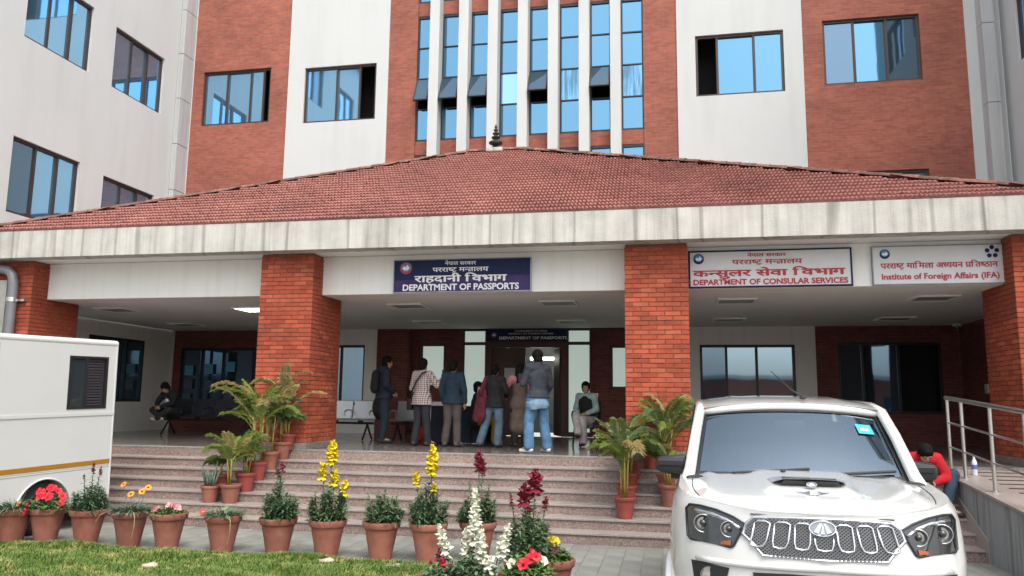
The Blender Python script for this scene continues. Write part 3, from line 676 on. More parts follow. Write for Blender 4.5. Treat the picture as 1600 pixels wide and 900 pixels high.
link('side_wall', rampslab(X0, X0+.2, lambda y: rz_(y)-.031, lambda y: -.02), MT['rampwall'], rp)
link('coping', rampslab(X0-.02, X0+.24, rz_, lambda y: rz_(y)-.03), MT['tread'], rp)
link('ramp_deck', rampslab(X0+.24, X1, lambda y: rz_(y)-.006, lambda y: -.02), MT['tread'], rp)
link('side_wall', rampslab(X1+.002, X1+.2, lambda y: rz_(y)+.002, lambda y: -.02), MT['rampwall'], rp)
gr = rampslab(-.53, .53, lambda y: 0.006, lambda y: -.01, -.03, .03); grme = gr.mesh('grip_strip'); grme.materials.append(MT['frame'])
y = 12.3
while y > 6:
    o = bpy.data.objects.new('grip_strip', grme); COL.objects.link(o); o.parent = rp; o.matrix_parent_inverse = Matrix.Translation(-rp.location)
    o.location = ((X0+.24+X1)/2, y, rz_(y)-.006); y -= .3
# stair stringer board along the ramp wall
q = MB(); fn = lambda a, b, d: (X0-.022+d, a, b)
q.prism([(10.72, -.01), (10.72, .27), (12.45, 1.02), (12.49, 1.02), (12.49, .6), (11.2, -.01)], fn, 0, .018); link('stringer', q, MT['tread'], rp)
# railing
rl = thing('steel_railing', 'stainless steel tube railing with two mid bars along the ramp', 'railing', (3.86, 9, 1), world=True)
ys = [12.28, 11.74]+[10.77-.96*i for i in range(9)]
top = lambda y: 1.985-(12.28-y)*.0705 if y > 9 else 1.985-(12.28-9)*.0705-(9-y)*.0835
for y in ys:
    q = MB(); q.tube([(3.86, y, rz_(y)), (3.86, y, top(y)-.02)], .024, 10); q.tube([(3.86, y, rz_(y)-.004), (3.86, y, rz_(y)+.012)], .05, 12); link('post', q, MT['steel'], rl, smooth=60)
for f_, r_, nm in ((1., .03, 'handrail'), (.665, .014, 'mid_bar'), (.335, .014, 'mid_bar')):
    q = MB(); q.tube([(3.86, y+(.05 if y > 12 else 0), rz_(y)+(top(y)-rz_(y))*f_) for y in ys], r_, 10); link(nm, q, MT['steel'], rl, smooth=60)
# ---------------------------------------------------------------- lettering
_gc = {}
def glyph(s, bold):
    k = (s, bold)
    if k in _gc: return _gc[k]
    c = bpy.data.curves.new('t', 'FONT'); c.body = s; c.size = 1; c.offset = bold; c.resolution_u = 3
    o = bpy.data.objects.new('t', c); COL.objects.link(o); bpy.context.view_layer.update()
    me = bpy.data.meshes.new_from_object(o.evaluated_get(bpy.context.evaluated_depsgraph_get()))
    v = [tuple(p.co) for p in me.vertices]; f = [tuple(p.vertices) for p in me.polygons]
    bpy.data.objects.remove(o); bpy.data.curves.remove(c); bpy.data.meshes.remove(me)
    _gc[k] = (v, f); return v, f
def gwidth(s):
    v, f = glyph(s, 0); return max(p[0] for p in v)-min(p[0] for p in v)
def adv(s): return gwidth(s+'ा')-gwidth('ा')
def compose(tokens, bold):
    # left to right clusters; ('h',c) half form, ('r',c) caret below, ('s',c) slash below
    mb = MB(); x = 0
    for t in tokens:
        if t == ' ': x += .28; continue
        kind, s = t if isinstance(t, tuple) else ('', t)
        v, f = glyph(s, 0); a = adv(s)
        if kind == 'h':
            bm = bmesh.new(); vs = [bm.verts.new(p) for p in v]
            for q in f:
                try: bm.faces.new([vs[i] for i in q])
                except ValueError: pass
            bmesh.ops.bisect_plane(bm, geom=bm.verts[:]+bm.edges[:]+bm.faces[:], plane_co=(a*.60, 0, 0), plane_no=(1, 0, 0), clear_outer=True)
            bm.verts.index_update(); v = [tuple(p.co) for p in bm.verts]; f = [tuple(p.index for p in q.verts) for q in bm.faces]; bm.free(); a *= .58
        for ox, oy in ((0, 0), (bold*1.6, 0), (-bold*1.6, 0), (0, bold*1.2), (0, -bold*1.2)): mb.add([(p[0]+x+ox, p[1]+oy, .0006*(ox+2*oy)/max(bold, .001)) for p in v], f)
        if kind == 'r':
            for sgn in (-1, 1):
                mb.add([(x+a*.45, -.02, 0), (x+a*.45, -.10, 0), (x+a*.45+sgn*.16, -.20, 0), (x+a*.45+sgn*.16, -.12, 0)], [(0, 1, 2, 3)])
        if kind == 's': mb.add([(x+a*.05, .02, 0), (x+a*.1, -.05, 0), (x+a*.62, .16, 0), (x+a*.58, .24, 0)], [(0, 1, 2, 3)])
        x += a
    return mb
def put_text(tokens, parent, mat, cx, z0, z1, wdt, y, bold=.02, name='lettering'):
    if isinstance(tokens, str):
        v, f = glyph(tokens, bold); mb = MB(); mb.add(v, f); ref = 0, .70
    else: mb = compose(tokens, bold); ref = 0, .72
    xs = [p[0] for p in mb.v]; x0, x1 = min(xs), max(xs); sc = (z1-z0)/(ref[1]-ref[0]); sx = wdt/(x1-x0)
    mb.v = [(cx+(p[0]-(x0+x1)/2)*sx, y-.004-p[2], z0+p[1]*sc) for p in mb.v]
    return link(name, mb, mat, parent, fix=False)
NEPAL = ['ने', 'पा', 'ल', ' ', 'स', 'र', 'का', 'र']
PARRA = ['प', 'र', 'रा', ('h', 'ष'), ('r', 'ट'), ' ', 'म', ('h', 'न'), ('s', 'त'), 'ा', 'ल', 'य']
RAHA = ['रा', 'ह', 'दा', 'नी', ' ', 'ि', 'व', 'भा', 'ग']
KANS = ['क', ('h', 'न'), 'सु', 'ल', 'र', ' ', 'से', 'वा', ' ', 'ि', 'व', 'भा', 'ग']
IFA1 = ['प', 'र', 'रा', ('h', 'ष'), ('r', 'ट'), ' ', 'मा', 'ि', 'म', 'ला', ' ', 'अ', ('h', 'ध'), 'य', 'य', 'न', ' ', ('s', 'प'), 'ि', 'त', ('h', 'ष'), 'ठा', 'न']
INK_W = M('sign_white', (.80, .80, .80), .5, 0, .03); INK_R = M('sign_red', (.42, .012, .03), .5, 0, .05); NAVY = M('sign_navy', (.014, .022, .075), .6, 0, .06, spec=.2)
BOARD = M('sign_board', (.60, .60, .61), .4, 0, .04); VIO = M('sign_reflection_violet', (.055, .035, .12), .6, 0, .25, 3, spec=.2)
SKYB = M('emblem_blue', (.05, .22, .45), .5); CRIM = M('emblem_red', (.35, .03, .05), .5); GOLD = M('emblem_sand', (.45, .35, .22), .5)
def disc(parent, x, z, y, rx, rz, mat, name, n=24):
    m_ = MB(); m_.add([(x+rx*math.cos(2*math.pi*k/n), y, z+rz*math.sin(2*math.pi*k/n)) for k in range(n)]+[(x+rx*math.cos(2*math.pi*k/n), y+.002, z+rz*math.sin(2*math.pi*k/n)) for k in range(n)], [tuple(range(n))]+[(k, (k+1) % n, n+(k+1) % n, n+k) for k in range(n)])
    return link(name, m_, mat, parent)
def emblem(parent, x, z, y, r, rim):
    e = disc(parent, x, z, y-.003, r, r, rim, 'emblem'); disc(e, x, z, y-.006, r*.8, r*.82, SKYB, 'field') if False else None
    d_ = disc(parent, x, z+r*.04, y-.006, r*.78, r*.80, SKYB, 'emblem_field')
    m_ = MB(); m_.add([(x-r*.62, y-.009, z-r*.05), (x-r*.3, y-.009, z+r*.35), (x-r*.05, y-.009, z+.1*r), (x+r*.2, y-.009, z+r*.55), (x+r*.62, y-.009, z), (x+r*.3, y-.009, z-r*.35), (x-r*.3, y-.009, z-r*.35)], [tuple(range(7))]); link('emblem_peak', m_, INK_W, parent)
    m_ = MB(); m_.add([(x+math.cos(a)*r*rr, y-.010, z+math.sin(a)*r*rr) for a, rr in [(rad(200+14*i), .98) for i in range(11)]+[(rad(340-14*i), .62) for i in range(11)]], [(i, i+1, 20-i, 21-i) for i in range(10)]); link('emblem_wreath', m_, rim, parent)
def sign(name, label, x0, x1, z0, z1, face, border, yb, depth=.05, bw=.025):
    t = thing(name, label, 'sign', ((x0+x1)/2, yb, z0), world=True)
    m_ = MB(); m_.box(x0+bw, x1-bw, yb-depth, yb-.002, z0+bw, z1-bw); link('board', m_, face, t)
    m_ = MB(); d2 = depth+.012
    m_.box(x0, x1, yb-d2, yb-.001, z0, z0+bw); m_.box(x0, x1, yb-d2, yb-.001, z1-bw, z1); m_.box(x0, x0+bw, yb-d2, yb-.001, z0+bw, z1-bw); m_.box(x1-bw, x1, yb-d2, yb-.001, z0+bw, z1-bw)
    link('frame', m_, border, t); return t, yb-depth-.004
t, y = sign('name_board', 'navy board lettered DEPARTMENT OF PASSPORTS on the porch beam', -4.71, -2.26, 3.715, 4.30, NAVY, M('alu_trim', (.30,.32,.38), .4, .5), 12.998, bw=.015)
m_ = MB(); m_.add([(-4.69, y+.002, 3.735), (-2.28, y+.002, 3.735), (-2.28, y+.002, 3.99), (-3.0, y+.002, 4.0), (-3.6, y+.002, 3.965), (-4.69, y+.002, 3.93)], [tuple(range(6))]); link('violet_reflection', m_, VIO, t)  # light reflection on the board, painted as a flat violet shape
emblem(t, -4.48, 4.15, y, .11, CRIM)
put_text(NEPAL, t, INK_W, -3.5, 4.19, 4.255, .56, y, .012); put_text(PARRA, t, INK_W, -3.5, 4.075, 4.155, 1.0, y, .014)
put_text(RAHA, t, INK_W, -3.5, 3.90, 4.02, 1.65, y, .020); put_text('DEPARTMENT OF PASSPORTS', t, INK_W, -3.5, 3.755, 3.86, 2.06, y, .03)
t, y = sign('name_board', 'white board lettered DEPARTMENT OF CONSULAR SERVICES in red with navy border', .34, 2.84, 3.715, 4.325, BOARD, NAVY, 12.998)
emblem(t, .50, 4.19, y, .085, NAVY)
put_text(NEPAL, t, INK_R, 1.56, 4.21, 4.265, .60, y, .014); put_text(PARRA, t, INK_R, 1.56, 4.09, 4.17, 1.08, y, .014)
put_text(KANS, t, INK_R, 1.57, 3.90, 4.01, 2.34, y, .022); put_text('DEPARTMENT OF CONSULAR SERVICES', t, INK_R, 1.59, 3.765, 3.85, 2.36, y, .034)
t, y = sign('name_board', 'pale board lettered Institute of Foreign Affairs with two small emblems', 3.13, 5.02, 3.715, 4.325, BOARD, M('grey_trim', (.20,.21,.25), .4), 12.996, bw=.014)
emblem(t, 3.32, 4.20, y, .075, NAVY)
for k in range(5):
    a = rad(90+72*k); disc(t, 4.84+.07*math.cos(a), 4.20+.07*math.sin(a), y-.002, .034, .034, NAVY, 'emblem', 12)
put_text(IFA1, t, INK_R, 4.08, 3.97, 4.06, 1.66, y, .014); put_text('Institute of Foreign Affairs (IFA)', t, INK_R, 4.09, 3.80, 3.89, 1.66, y, .025)
t, y = sign('name_board', 'small navy board lettered DEPARTMENT OF PASSPORTS over the entrance door', -4.60, -2.50, 3.385, 3.70, NAVY, DF, YB+.13, bw=.012)
emblem(t, -4.38, 3.55, y, .075, CRIM)
put_text('GOVERNMENT OF NEPAL', t, INK_W, -3.42, 3.63, 3.665, .85, y, .02); put_text('MINISTRY OF FOREIGN AFFAIRS', t, INK_W, -3.42, 3.565, 3.60, 1.15, y, .02)
put_text('DEPARTMENT OF PASSPORTS', t, INK_W, -3.37, 3.44, 3.51, 1.75, y, .035)

# ---------------------------------------------------------------- waiting benches
CHR = M('bench_steel', (.42, .43, .42), .3, .9, .1); BLK = M('black_metal', (.02, .02, .022), .45, .3)
PERF = M('perforated_steel', (.40, .42, .42), .38, .7, .12, 60)
def bench(label, x, y, rz, n, seatmat, group=None):
    t = thing('waiting_bench', label, 'bench', (x, y, FZ+.003), rz, group)
    w_ = .56; L_ = n*w_
    m_ = MB(); m_.box(-L_/2-.02, L_/2+.02, -.03, .03, .33, .38); link('beam', m_, BLK, t)
    for i in range(n):
        cx = -L_/2+w_*(i+.5)
        prof = [(-.24, .43), (-.22, .445), (-.05, .425), (.16, .42), (.205, .45), (.25, .62), (.30, .82), (.315, .83)]
        m_ = MB(); a = []
        for (yy, zz) in prof: a += [(cx-w_*.46, yy, zz), (cx+w_*.46, yy, zz)]
        k = len(prof); m_.add(a+[(p[0], p[1]+.012, p[2]-.014) for p in a], [(2*i_, 2*i_+1, 2*i_+3, 2*i_+2) for i_ in range(k-1)]+[(2*k+2*i_, 2*k+2*i_+2, 2*k+2*i_+3, 2*k+2*i_+1) for i_ in range(k-1)]+[(2*i_, 2*i_+2, 2*k+2*i_+2, 2*k+2*i_) for i_ in range(k-1)]+[(2*i_+1, 2*k+2*i_+1, 2*k+2*i_+3, 2*i_+3) for i_ in range(k-1)]+[(0, 2*k, 2*k+1, 1), (2*k-2, 2*k-1, 4*k-1, 4*k-2)])
        link('seat_shell', m_, seatmat, t, smooth=30)
        m_ = MB(); m_.tube([(cx, 0, .38), (cx, 0, .42)], .06, 8); link('seat_bracket', m_, BLK, t)
    for xx in [-L_/2+.12, L_/2-.12]:
        m_ = MB(); m_.tube([(xx, -.26, .015), (xx, -.1, .2), (xx, 0, .34), (xx, .1, .2), (xx, .28, .015)], .022, 8); link('leg', m_, BLK, t, smooth=60)
    for xx in [-L_/2+w_*i for i in range(n+1)]:
        m_ = MB(); m_.tube([(xx, .22, .46), (xx, .2, .62), (xx, -.05, .63), (xx, -.2, .60), (xx, -.21, .5)], .016, 8); link('armrest', m_, CHR if seatmat is PERF else BLK, t, smooth=60)
    return t
bench('dark waiting bench along the left plaster wall with a seated man in black', -10.4, 16.6, 0, 4, M('bench_black', (.03, .034, .045), .35, .4))
bench('pale perforated steel bench under the porch window by the brick pillar', -6.75, 16.05, 0, 2, PERF)
bench('perforated steel bench behind the man in the chequered shirt', -5.2, 16.05, 0, 2, PERF)
# plastic-free small things by the benches
def bag(label, x, y, col, s=1.0, z=FZ):
    t = thing('backpack', label, 'bag', (x, y, z+.003))
    m_ = MB(); m_.ell((0, 0, .24*s), (.17*s, .12*s, .24*s), 14, 10); m_.v = [(a, b, max(c, 0)) for a, b, c in m_.v]; link('body', m_, M('bag_cloth', col, .8, 0, .3, 8, .004), t, smooth=True)
    m_ = MB(); m_.ell((0, -.10*s, .16*s), (.12*s, .06*s, .11*s), 12, 8); link('pocket', m_, M('bag_pocket', tuple(c*.8 for c in col), .8), t, smooth=True)
    m_ = MB(); m_.tube([(-.05*s, 0, .46*s), (-.03*s, 0, .52*s), (.03*s, 0, .52*s), (.05*s, 0, .46*s)], .01, 6); link('handle', m_, BLK, t, smooth=True)
bag('bulky black backpack on the pale steel bench', -5.98, 15.95, (.012, .012, .014), 1.15, FZ+.42)
bag('small red bag standing on the floor by the steel bench', -4.92, 15.3, (.30, .01, .015), .8)
# counter table with dark cloth, plastic chair
t = thing('counter_table', 'table draped with dark blue cloth beside the entrance', 'table', (-4.15, 15.75, FZ+.003))
m_ = MB(); m_.bev(-.55, .55, -.3, .3, .70, .74, .008); link('table_top', m_, BLK, t)
m_ = MB(); N_ = 44
pts = []
for k in range(N_):
    a = k/N_*4; sgn = int(a); f_ = a-sgn
    cx_, cy_ = [(-.57+1.14*f_, -.32), (.57, -.32+.64*f_), (.57-1.14*f_, .32), (-.57, .32-.64*f_)][sgn]; pts.append((cx_, cy_))
for zi, zz in enumerate((.745, .72, .4, .02)):
    for k, (a, b) in enumerate(pts):
        rr = 1+(.0 if zi < 2 else .03*math.sin(k*1.9)*(zi-1)); m_.v.append((a*rr, b*rr, zz))
for zi in range(3):
    for k in range(N_): m_.f.append((zi*N_+k, zi*N_+(k+1) % N_, (zi+1)*N_+(k+1) % N_, (zi+1)*N_+k))
m_.f.append(tuple(range(N_))); link('cloth', m_, M('navy_cloth', (.016, .022, .038), .8, 0, .2), t, smooth=40)
def chair(label, x, y, rz, col):
    t = thing('armchair', label, 'chair', (x, y, FZ+.003), rz); mt_ = M('chair_plastic', col, .5, 0, .1)
    m_ = MB(); m_.bev(-.24, .24, -.22, .22, .42, .46, .012); link('seat', m_, mt_, t)
    m_ = MB(); m_.bev(-.22, .22, .21, .25, .47, .88, .012); link('backrest', m_, mt_, t)
    for a in (-1, 1):
        for b in (-1, 1): m_ = MB(); m_.tube([(a*.20, b*.18, .43), (a*.23, b*.23, .0)], .02, 8); link('leg', m_, mt_, t)
        m_ = MB(); m_.tube([(a*.25, .2, .68), (a*.26, -.15, .66), (a*.26, -.2, .60), (a*.23, -.19, .45)], .018, 8); link('armrest', m_, mt_, t, smooth=True)
chair('black chair under the seated woman by the frosted sidelight', -1.62, 15.95, rad(-12), (.02, .02, .022))
# water bottle on the ramp
t = thing('water_bottle', 'clear plastic water bottle with blue label standing on the ramp', 'bottle', (4.08, 12.05, rz_(12.05)-.005))
m_ = MB(); m_.lathe([(.034,0),(.036,.01),(.034,.06),(.036,.07),(.036,.15),(.033,.18),(.014,.225),(.013,.24)], 14); link('body', m_, M('clear_plastic', (.62,.66,.70), .12, 0, .05), t, smooth=40)
m_ = MB(); m_.lathe([(.0365,.08),(.0372,.081),(.0372,.14),(.0365,.141)], 14); link('label_band', m_, M('label_blue', (.10,.14,.42), .4), t)
m_ = MB(); m_.lathe([(.001,.238),(.016,.238),(.016,.262),(.001,.263)], 12); link('cap', m_, INK_W, t)
# ---------------------------------------------------------------- white SUV
PEARL = M('pearl_white_paint', (.60, .60, .578), .2, 0, .015, 2, coat=1.)
CHROME = M('chrome', (.55, .56, .58), .16, 1., .05); BLKP = M('black_plastic', (.016, .017, .018), .5, 0, .1); RUB = M('tyre_rubber', (.02, .02, .02), .85, 0, .2, 20)
LENS = M('lamp_lens', (.028, .030, .033), .06, .35, .4, 30, coat=1.); REFL = M('lamp_reflector', (.62, .60, .58), .14, .9, .35, 45)
AMB = M('amber_lens', (.35, .09, .02), .15, .1, .2); MESHM = M('grille_black', (.01, .01, .011), .6)
def wsmat():
    m, N, L, B = newmat('windscreen_glass'); B.inputs['Base Color'].default_value = (.30, .37, .43, 1); B.inputs['Metallic'].default_value = 1.; B.inputs['Roughness'].default_value = .03
    B.inputs['Base Color'].default_value = (.58, .74, .88, 1)
    tr = N.new('ShaderNodeBsdfTransparent'); tr.inputs[0].default_value = (.55, .60, .62, 1); mx = N.new('ShaderNodeMixShader'); mx.inputs[0].default_value = .30
    L.new(tr.outputs[0], mx.inputs[1]); L.new(B.outputs[0], mx.inputs[2]); L.new(mx.outputs[0], N['Material Output'].inputs[0]); return m
WS = wsmat(); SIDEG = glassmat('tinted_side_glass', (.10, .12, .14), .7)
suv = thing('parked_suv', 'pearl white SUV with chrome mesh grille and bonnet scoop parked facing out', 'car', (.86, 4.95, 0), rad(-2.5))
HW = .905
def sv(u, z):
    a = min(abs(u)/HW, .9999); v = .75*(1-(1-a**2.3)**(1/2.3))
    return v+max(0, z-.92)*.22
def hoodz(v): return 1.205+.105*min(1, max(0, (v-.1)/1.05))**.8
def shell():
    # lower body: plan outline (nose curve, straight flanks, tail) swept through heights
    us = [HW*math.sin(math.pi/2*k/22) for k in range(23)]
    half = [(u, None) for u in us]
    vv = [.80, .85, .90, .95, 1.0, 1.05, 1.1, 1.15, 1.2, 1.3, 1.8, 2.4, 3.0, 3.6, 4.1, 4.28, 4.36, 4.38]
    outline = []
    for u in us: outline.append(('n', u))
    for v in vv: outline.append(('s', v))
    hs_ = [(.30, -.05, .97), (.42, .0, .99), (.55, .012, 1.0), (.70, .012, 1.0), (.84, .0, 1.0), (.94, 0, 1.0), (1.06, 0, .995), (1.14, 0, .985), (1.19, .0, .965), (1.225, .02, .93)]
    rings = []
    for (z, push, sc) in hs_:
        R_ = []
        for kind, q in outline:
            if kind == 'n': u, v = q*sc, sv(q, z)-push*(1-(q/HW)**2)
            else:
                tw_ = 1-max(0, (q-4.0)/.38)**2*.22; u, v = HW*sc*tw_, q
            zz = z
            if z > 1.1:    # shoulder follows the bonnet and waist line
                zz = z+(hoodz(v)-1.205)*min(1, (z-1.1)/.125)
            R_.append((u, v, zz))
        rings.append(R_)
    mb = MB(); n = len(outline)
    for R_ in rings:
        for (u, v, z) in R_: mb.v.append((u, v, z))
        for (u, v, z) in reversed(R_[1:]): mb.v.append((-u, v, z))
    w2 = 2*n-1
    for i in range(len(rings)-1):
        for k in range(w2-1): mb.f.append((i*w2+k, i*w2+k+1, (i+1)*w2+k+1, (i+1)*w2+k))
        # tail: close between last right and first left (already adjacent in list)
        mb.f.append((i*w2+w2-1, i*w2, (i+1)*w2, (i+1)*w2+w2-1))
    return mb, rings[-1]
sb, rim = shell()
link('body_shell', sb, PEARL, suv, smooth=40)
# bonnet: rows across the car between the shoulder lines
hb = MB(); NU = 65; rowsn = 0
def scoop(u, v):
    a = abs(u); h = 0
    if v > .42: h += .028*(1/(1+math.exp((a-.25-.10*(v-.42))*60)))*min(1, (v-.42)/.10)    # raised centre pad
    if a > .5: h += .020*math.exp(-((a-.64)/.045)**2)*min(1, max(0, v-.25)/.3)            # fender crease
    return h
def bonnet_z(u, v, uj):
    return hoodz(v)+.010+(.036*min(1, v/.35))*(1-(min(1, abs(u)/max(uj, .01)))**2.6)+scoop(u, v)
rs_ = [(u, v, z) for (u, v, z) in rim if v <= 1.32]
for (uj, v, z) in rs_:
    for k in range(NU):
        u = uj*(-1+2*k/(NU-1)); f_ = (1-abs(-1+2*k/(NU-1))**8)
        hb.v.append((u, v, z*(1-f_)+bonnet_z(u, v, uj)*f_))
for j in range(len(rs_)-1):
    for k in range(NU-1): hb.f.append((j*NU+k, j*NU+k+1, (j+1)*NU+k+1, (j+1)*NU+k))
link('bonnet', hb, PEARL, suv, smooth=50)
SP = lambda off: (lambda u, z, d: (u, sv(u, z)-off-d, z))
def patch(name, poly, mat, off, parent=suv, depth=.02, smooth=False, dens=.05):
    # polygon in (u,z) laid on the nose surface with thickness
    pts = []
    n = len(poly)
    for i in range(n):
        a, b = poly[i], poly[(i+1) % n]; L_ = math.hypot(a[0]-b[0], a[1]-b[1]); k = max(1, int(L_/dens))
        for q in range(k): pts.append((a[0]+(b[0]-a[0])*q/k, a[1]+(b[1]-a[1])*q/k))
    bm = bmesh.new(); vs = [bm.verts.new((u, 0, z)) for u, z in pts]; f = bm.faces.new(vs)
    bmesh.ops.triangulate(bm, faces=[f])
    bmesh.ops.subdivide_edges(bm, edges=[e for e in bm.edges if e.calc_length() > dens*1.5], cuts=2, use_grid_fill=True)
    bm.verts.index_update()
    mb = MB(); V = [(v.co.x, v.co.z) for v in bm.verts]; F = [[v.index for v in q.verts] for q in bm.faces]
    be = [(e.verts[0].index, e.verts[1].index) for e in bm.edges if len(e.link_faces) == 1]; bm.free()
    m0 = len(V); mb.v = [(u, sv(u, z)-off, z) for u, z in V]+[(u, sv(u, z)-off+depth, z) for u, z in V]
    mb.f = [tuple(q) for q in F]+[(a, b, b+m0, a+m0) for a, b in be]
    return link(name, mb, mat, parent, smooth=smooth)
def ringpath(poly, off, r, closed=True, n=6):
    P_ = [(u, sv(u, z)-off, z) for u, z in poly]
    if closed: P_ = P_+[P_[0], P_[1]]
    return P_, r
lampL = [(-.763,1.217),(-.695,1.22),(-.597,1.207),(-.498,1.176),(-.435,1.143),(-.462,1.09),(-.504,1.011),(-.519,1.002),(-.758,1.01),(-.777,1.026),(-.785,1.19)]
# inserts stay slightly proud so nothing is coplanar
for s in (-1, 1):
    T = lambda pl: [(-s*u, z) for u, z in pl]
    h = patch('headlight', T(lampL), LENS, .006, depth=.03, smooth=40)
    P_, r_ = ringpath(T(lampL), .008, .007); m_ = MB(); m_.tube(P_, .0075, 6, cap=False); link('lamp_seal', m_, BLKP, h, smooth=True)
    ch = [(-.752,1.203),(-.696,1.197),(-.618,1.190),(-.533,1.164),(-.456,1.120),(-.466,1.106),(-.538,1.145),(-.624,1.166),(-.712,1.172),(-.747,1.176)]
    patch('chrome_brow', T(ch), CHROME, .014, h, .012, True)
    for (u, z, r) in ((-.68, 1.118, .052), (-.528, 1.105, .045)):
        c = Vector((-s*u, sv(u, z)-.010, z)); m_ = MB()
        m_.lathe([(r*.15, -.022), (r*.5, -.018), (r*.85, -.004), (r, .006), (r*1.06, .004), (r*1.06, -.01)], 20)
        m_.v = [(c.x+a, c.y-zz-.002, c.z+b) for a, b, zz in m_.v]; link('reflector', m_, REFL, h, smooth=40)
        m_ = MB(); m_.ell((c.x, c.y-.004, c.z), (r*.42, r*.3, r*.42), 14, 8); link('bulb_lens', m_, LENS, h, smooth=True)
        m_ = MB(); m_.tube([(c.x+math.cos(q)*r*1.04, c.y-.008, c.z+math.sin(q)*r*1.04) for q in [2*math.pi*k/20 for k in range(22)]], .004, 6, False); link('bezel', m_, CHROME, h, smooth=True)
    patch('turn_lens', T([(-.575,1.03),(-.515,1.04),(-.52,1.014),(-.58,1.015)]), AMB, .013, h, .01)
    fogb = patch('fog_recess', T([(-.757,.889),(-.64,.888),(-.532,.882),(-.552,.80),(-.60,.735),(-.735,.735)]), BLKP, .006, depth=.02)
    c = Vector((-s*-.652, sv(.652, .825)-.012, .825)); m_ = MB(); m_.lathe([(.012, -.01), (.03, -.008), (.044, .004), (.05, .014), (.05, 0)], 20)
    m_.v = [(c.x+a, c.y-zz, c.z+b) for a, b, zz in m_.v]; link('fog_lamp', m_, REFL, fogb, smooth=40)
gr_ = [(-.384,1.184),(-.19,1.194),(0,1.198),(.19,1.194),(.376,1.182),(.424,1.145),(.446,1.088),(.393,1.040),(.340,.974),(0,.970),(-.340,.974),(-.397,1.040),(-.449,1.088),(-.426,1.145)]
G_ = patch('grille', gr_, MESHM, .006, depth=.02, smooth=40)
P_, _ = ringpath(gr_, .010, .012); m_ = MB(); m_.tube(P_, .0105, 8, False); link('grille_surround', m_, CHROME, G_, smooth=True)
# chrome mesh: two families of diagonal bars clipped to the grille outline
def inside(u, z, poly):
    c = False; n = len(poly)
    for i in range(n):
        a, b = poly[i], poly[(i+1) % n]
        if (a[1] > z) != (b[1] > z) and u < (b[0]-a[0])*(z-a[1])/(b[1]-a[1])+a[0]: c = not c
    return c
mm = MB()
for sg in (-1, 1):
    for k in range(-34, 35):
        u0 = k*.0225; seg = []
        for q in range(0, 33):
            z = .968+q*.0072; u = u0+sg*(z-1.08)*1.25
            if inside(u, z, gr_): seg.append((u, sv(u, z)-.011-(.002 if sg > 0 else 0), z))
            else:
                if len(seg) > 1: mm.tube([seg[0], seg[len(seg)//2], seg[-1]] if len(seg) > 2 else seg, .0040, 4, False)
                seg = []
        if len(seg) > 1: mm.tube([seg[0], seg[len(seg)//2], seg[-1]] if len(seg) > 2 else seg, .0040, 4, False)
link('chrome_mesh', mm, M('mesh_chrome', (.36,.37,.39), .32, .85, .12), G_)
for k in range(7):
    c = -.36+.12*k+(.0 if k != 3 else 0); w_ = .043 if k not in (3,) else .05; zt = 1.158 if k not in (3,) else 1.10; sl = (k-3)*-.004
    path = [(c-w_+sl*2, zt), (c-w_, 1.06), (c-w_*.8-sl, 1.030), (c-sl, 1.022), (c+w_*.8-sl, 1.030), (c+w_, 1.06), (c+w_+sl*2, zt)]
    if k != 3: path += [(c+w_*.5+sl*2, zt+.010), (c-w_*.5+sl*2, zt+.010), path[0]]
    m_ = MB(); m_.tube([(u, sv(u, z)-.020, z) for u, z in path], .0066, 8); link('grille_slot', m_, CHROME, G_, smooth=True)
# oval badge on the grille
bz, bu = 1.148, -.006
def badge(bu, bz, v, rx, rz, parent, tilt=0):
    m_ = MB(); n = 28
    fn = lambda a, r, d: (bu+rx*r*math.cos(a), v-d+tilt*rz*r*math.sin(a), bz+rz*r*math.sin(a))
    prof = [(1.0, 0), (1.0, .012), (.94, .018), (.86, .018), (.80, .010)]
    for r, d in prof:
        for k in range(n): m_.v.append(fn(2*math.pi*k/n, r, d))
    for i in range(len(prof)-1):
        for k in range(n): m_.f.append((i*n+k, i*n+(k+1) % n, (i+1)*n+(k+1) % n, (i+1)*n+k))
    e = link('badge', m_, CHROME, parent, smooth=40)
    m_ = MB(); m_.add([fn(2*math.pi*k/n, .82, .008) for k in range(n)], [tuple(range(n))]); link('badge_field', m_, M('badge_grey', (.25,.26,.28), .3, .7), e)
    for pl in ([(-.62,-.45),(-.30,-.62),(.02,.62),(-.18,.62)], [(-.12,-.68),(.12,-.68),(.06,.45),(.0,.45)], [(.62,-.45),(.30,-.62),(.08,.62),(.24,.62)]):
        m_ = MB(); m_.add([(bu+rx*a, v-.014+tilt*rz*b, bz+rz*b) for a, b in pl]+[(bu+rx*a, v-.008+tilt*rz*b, bz+rz*b) for a, b in pl], [(0,1,2,3),(0,1,5,4),(1,2,6,5),(2,3,7,6),(3,0,4,7)]); link('badge_mark', m_, CHROME, e)
badge(bu, bz, sv(bu, bz)-.018, .080, .045, G_, .22)
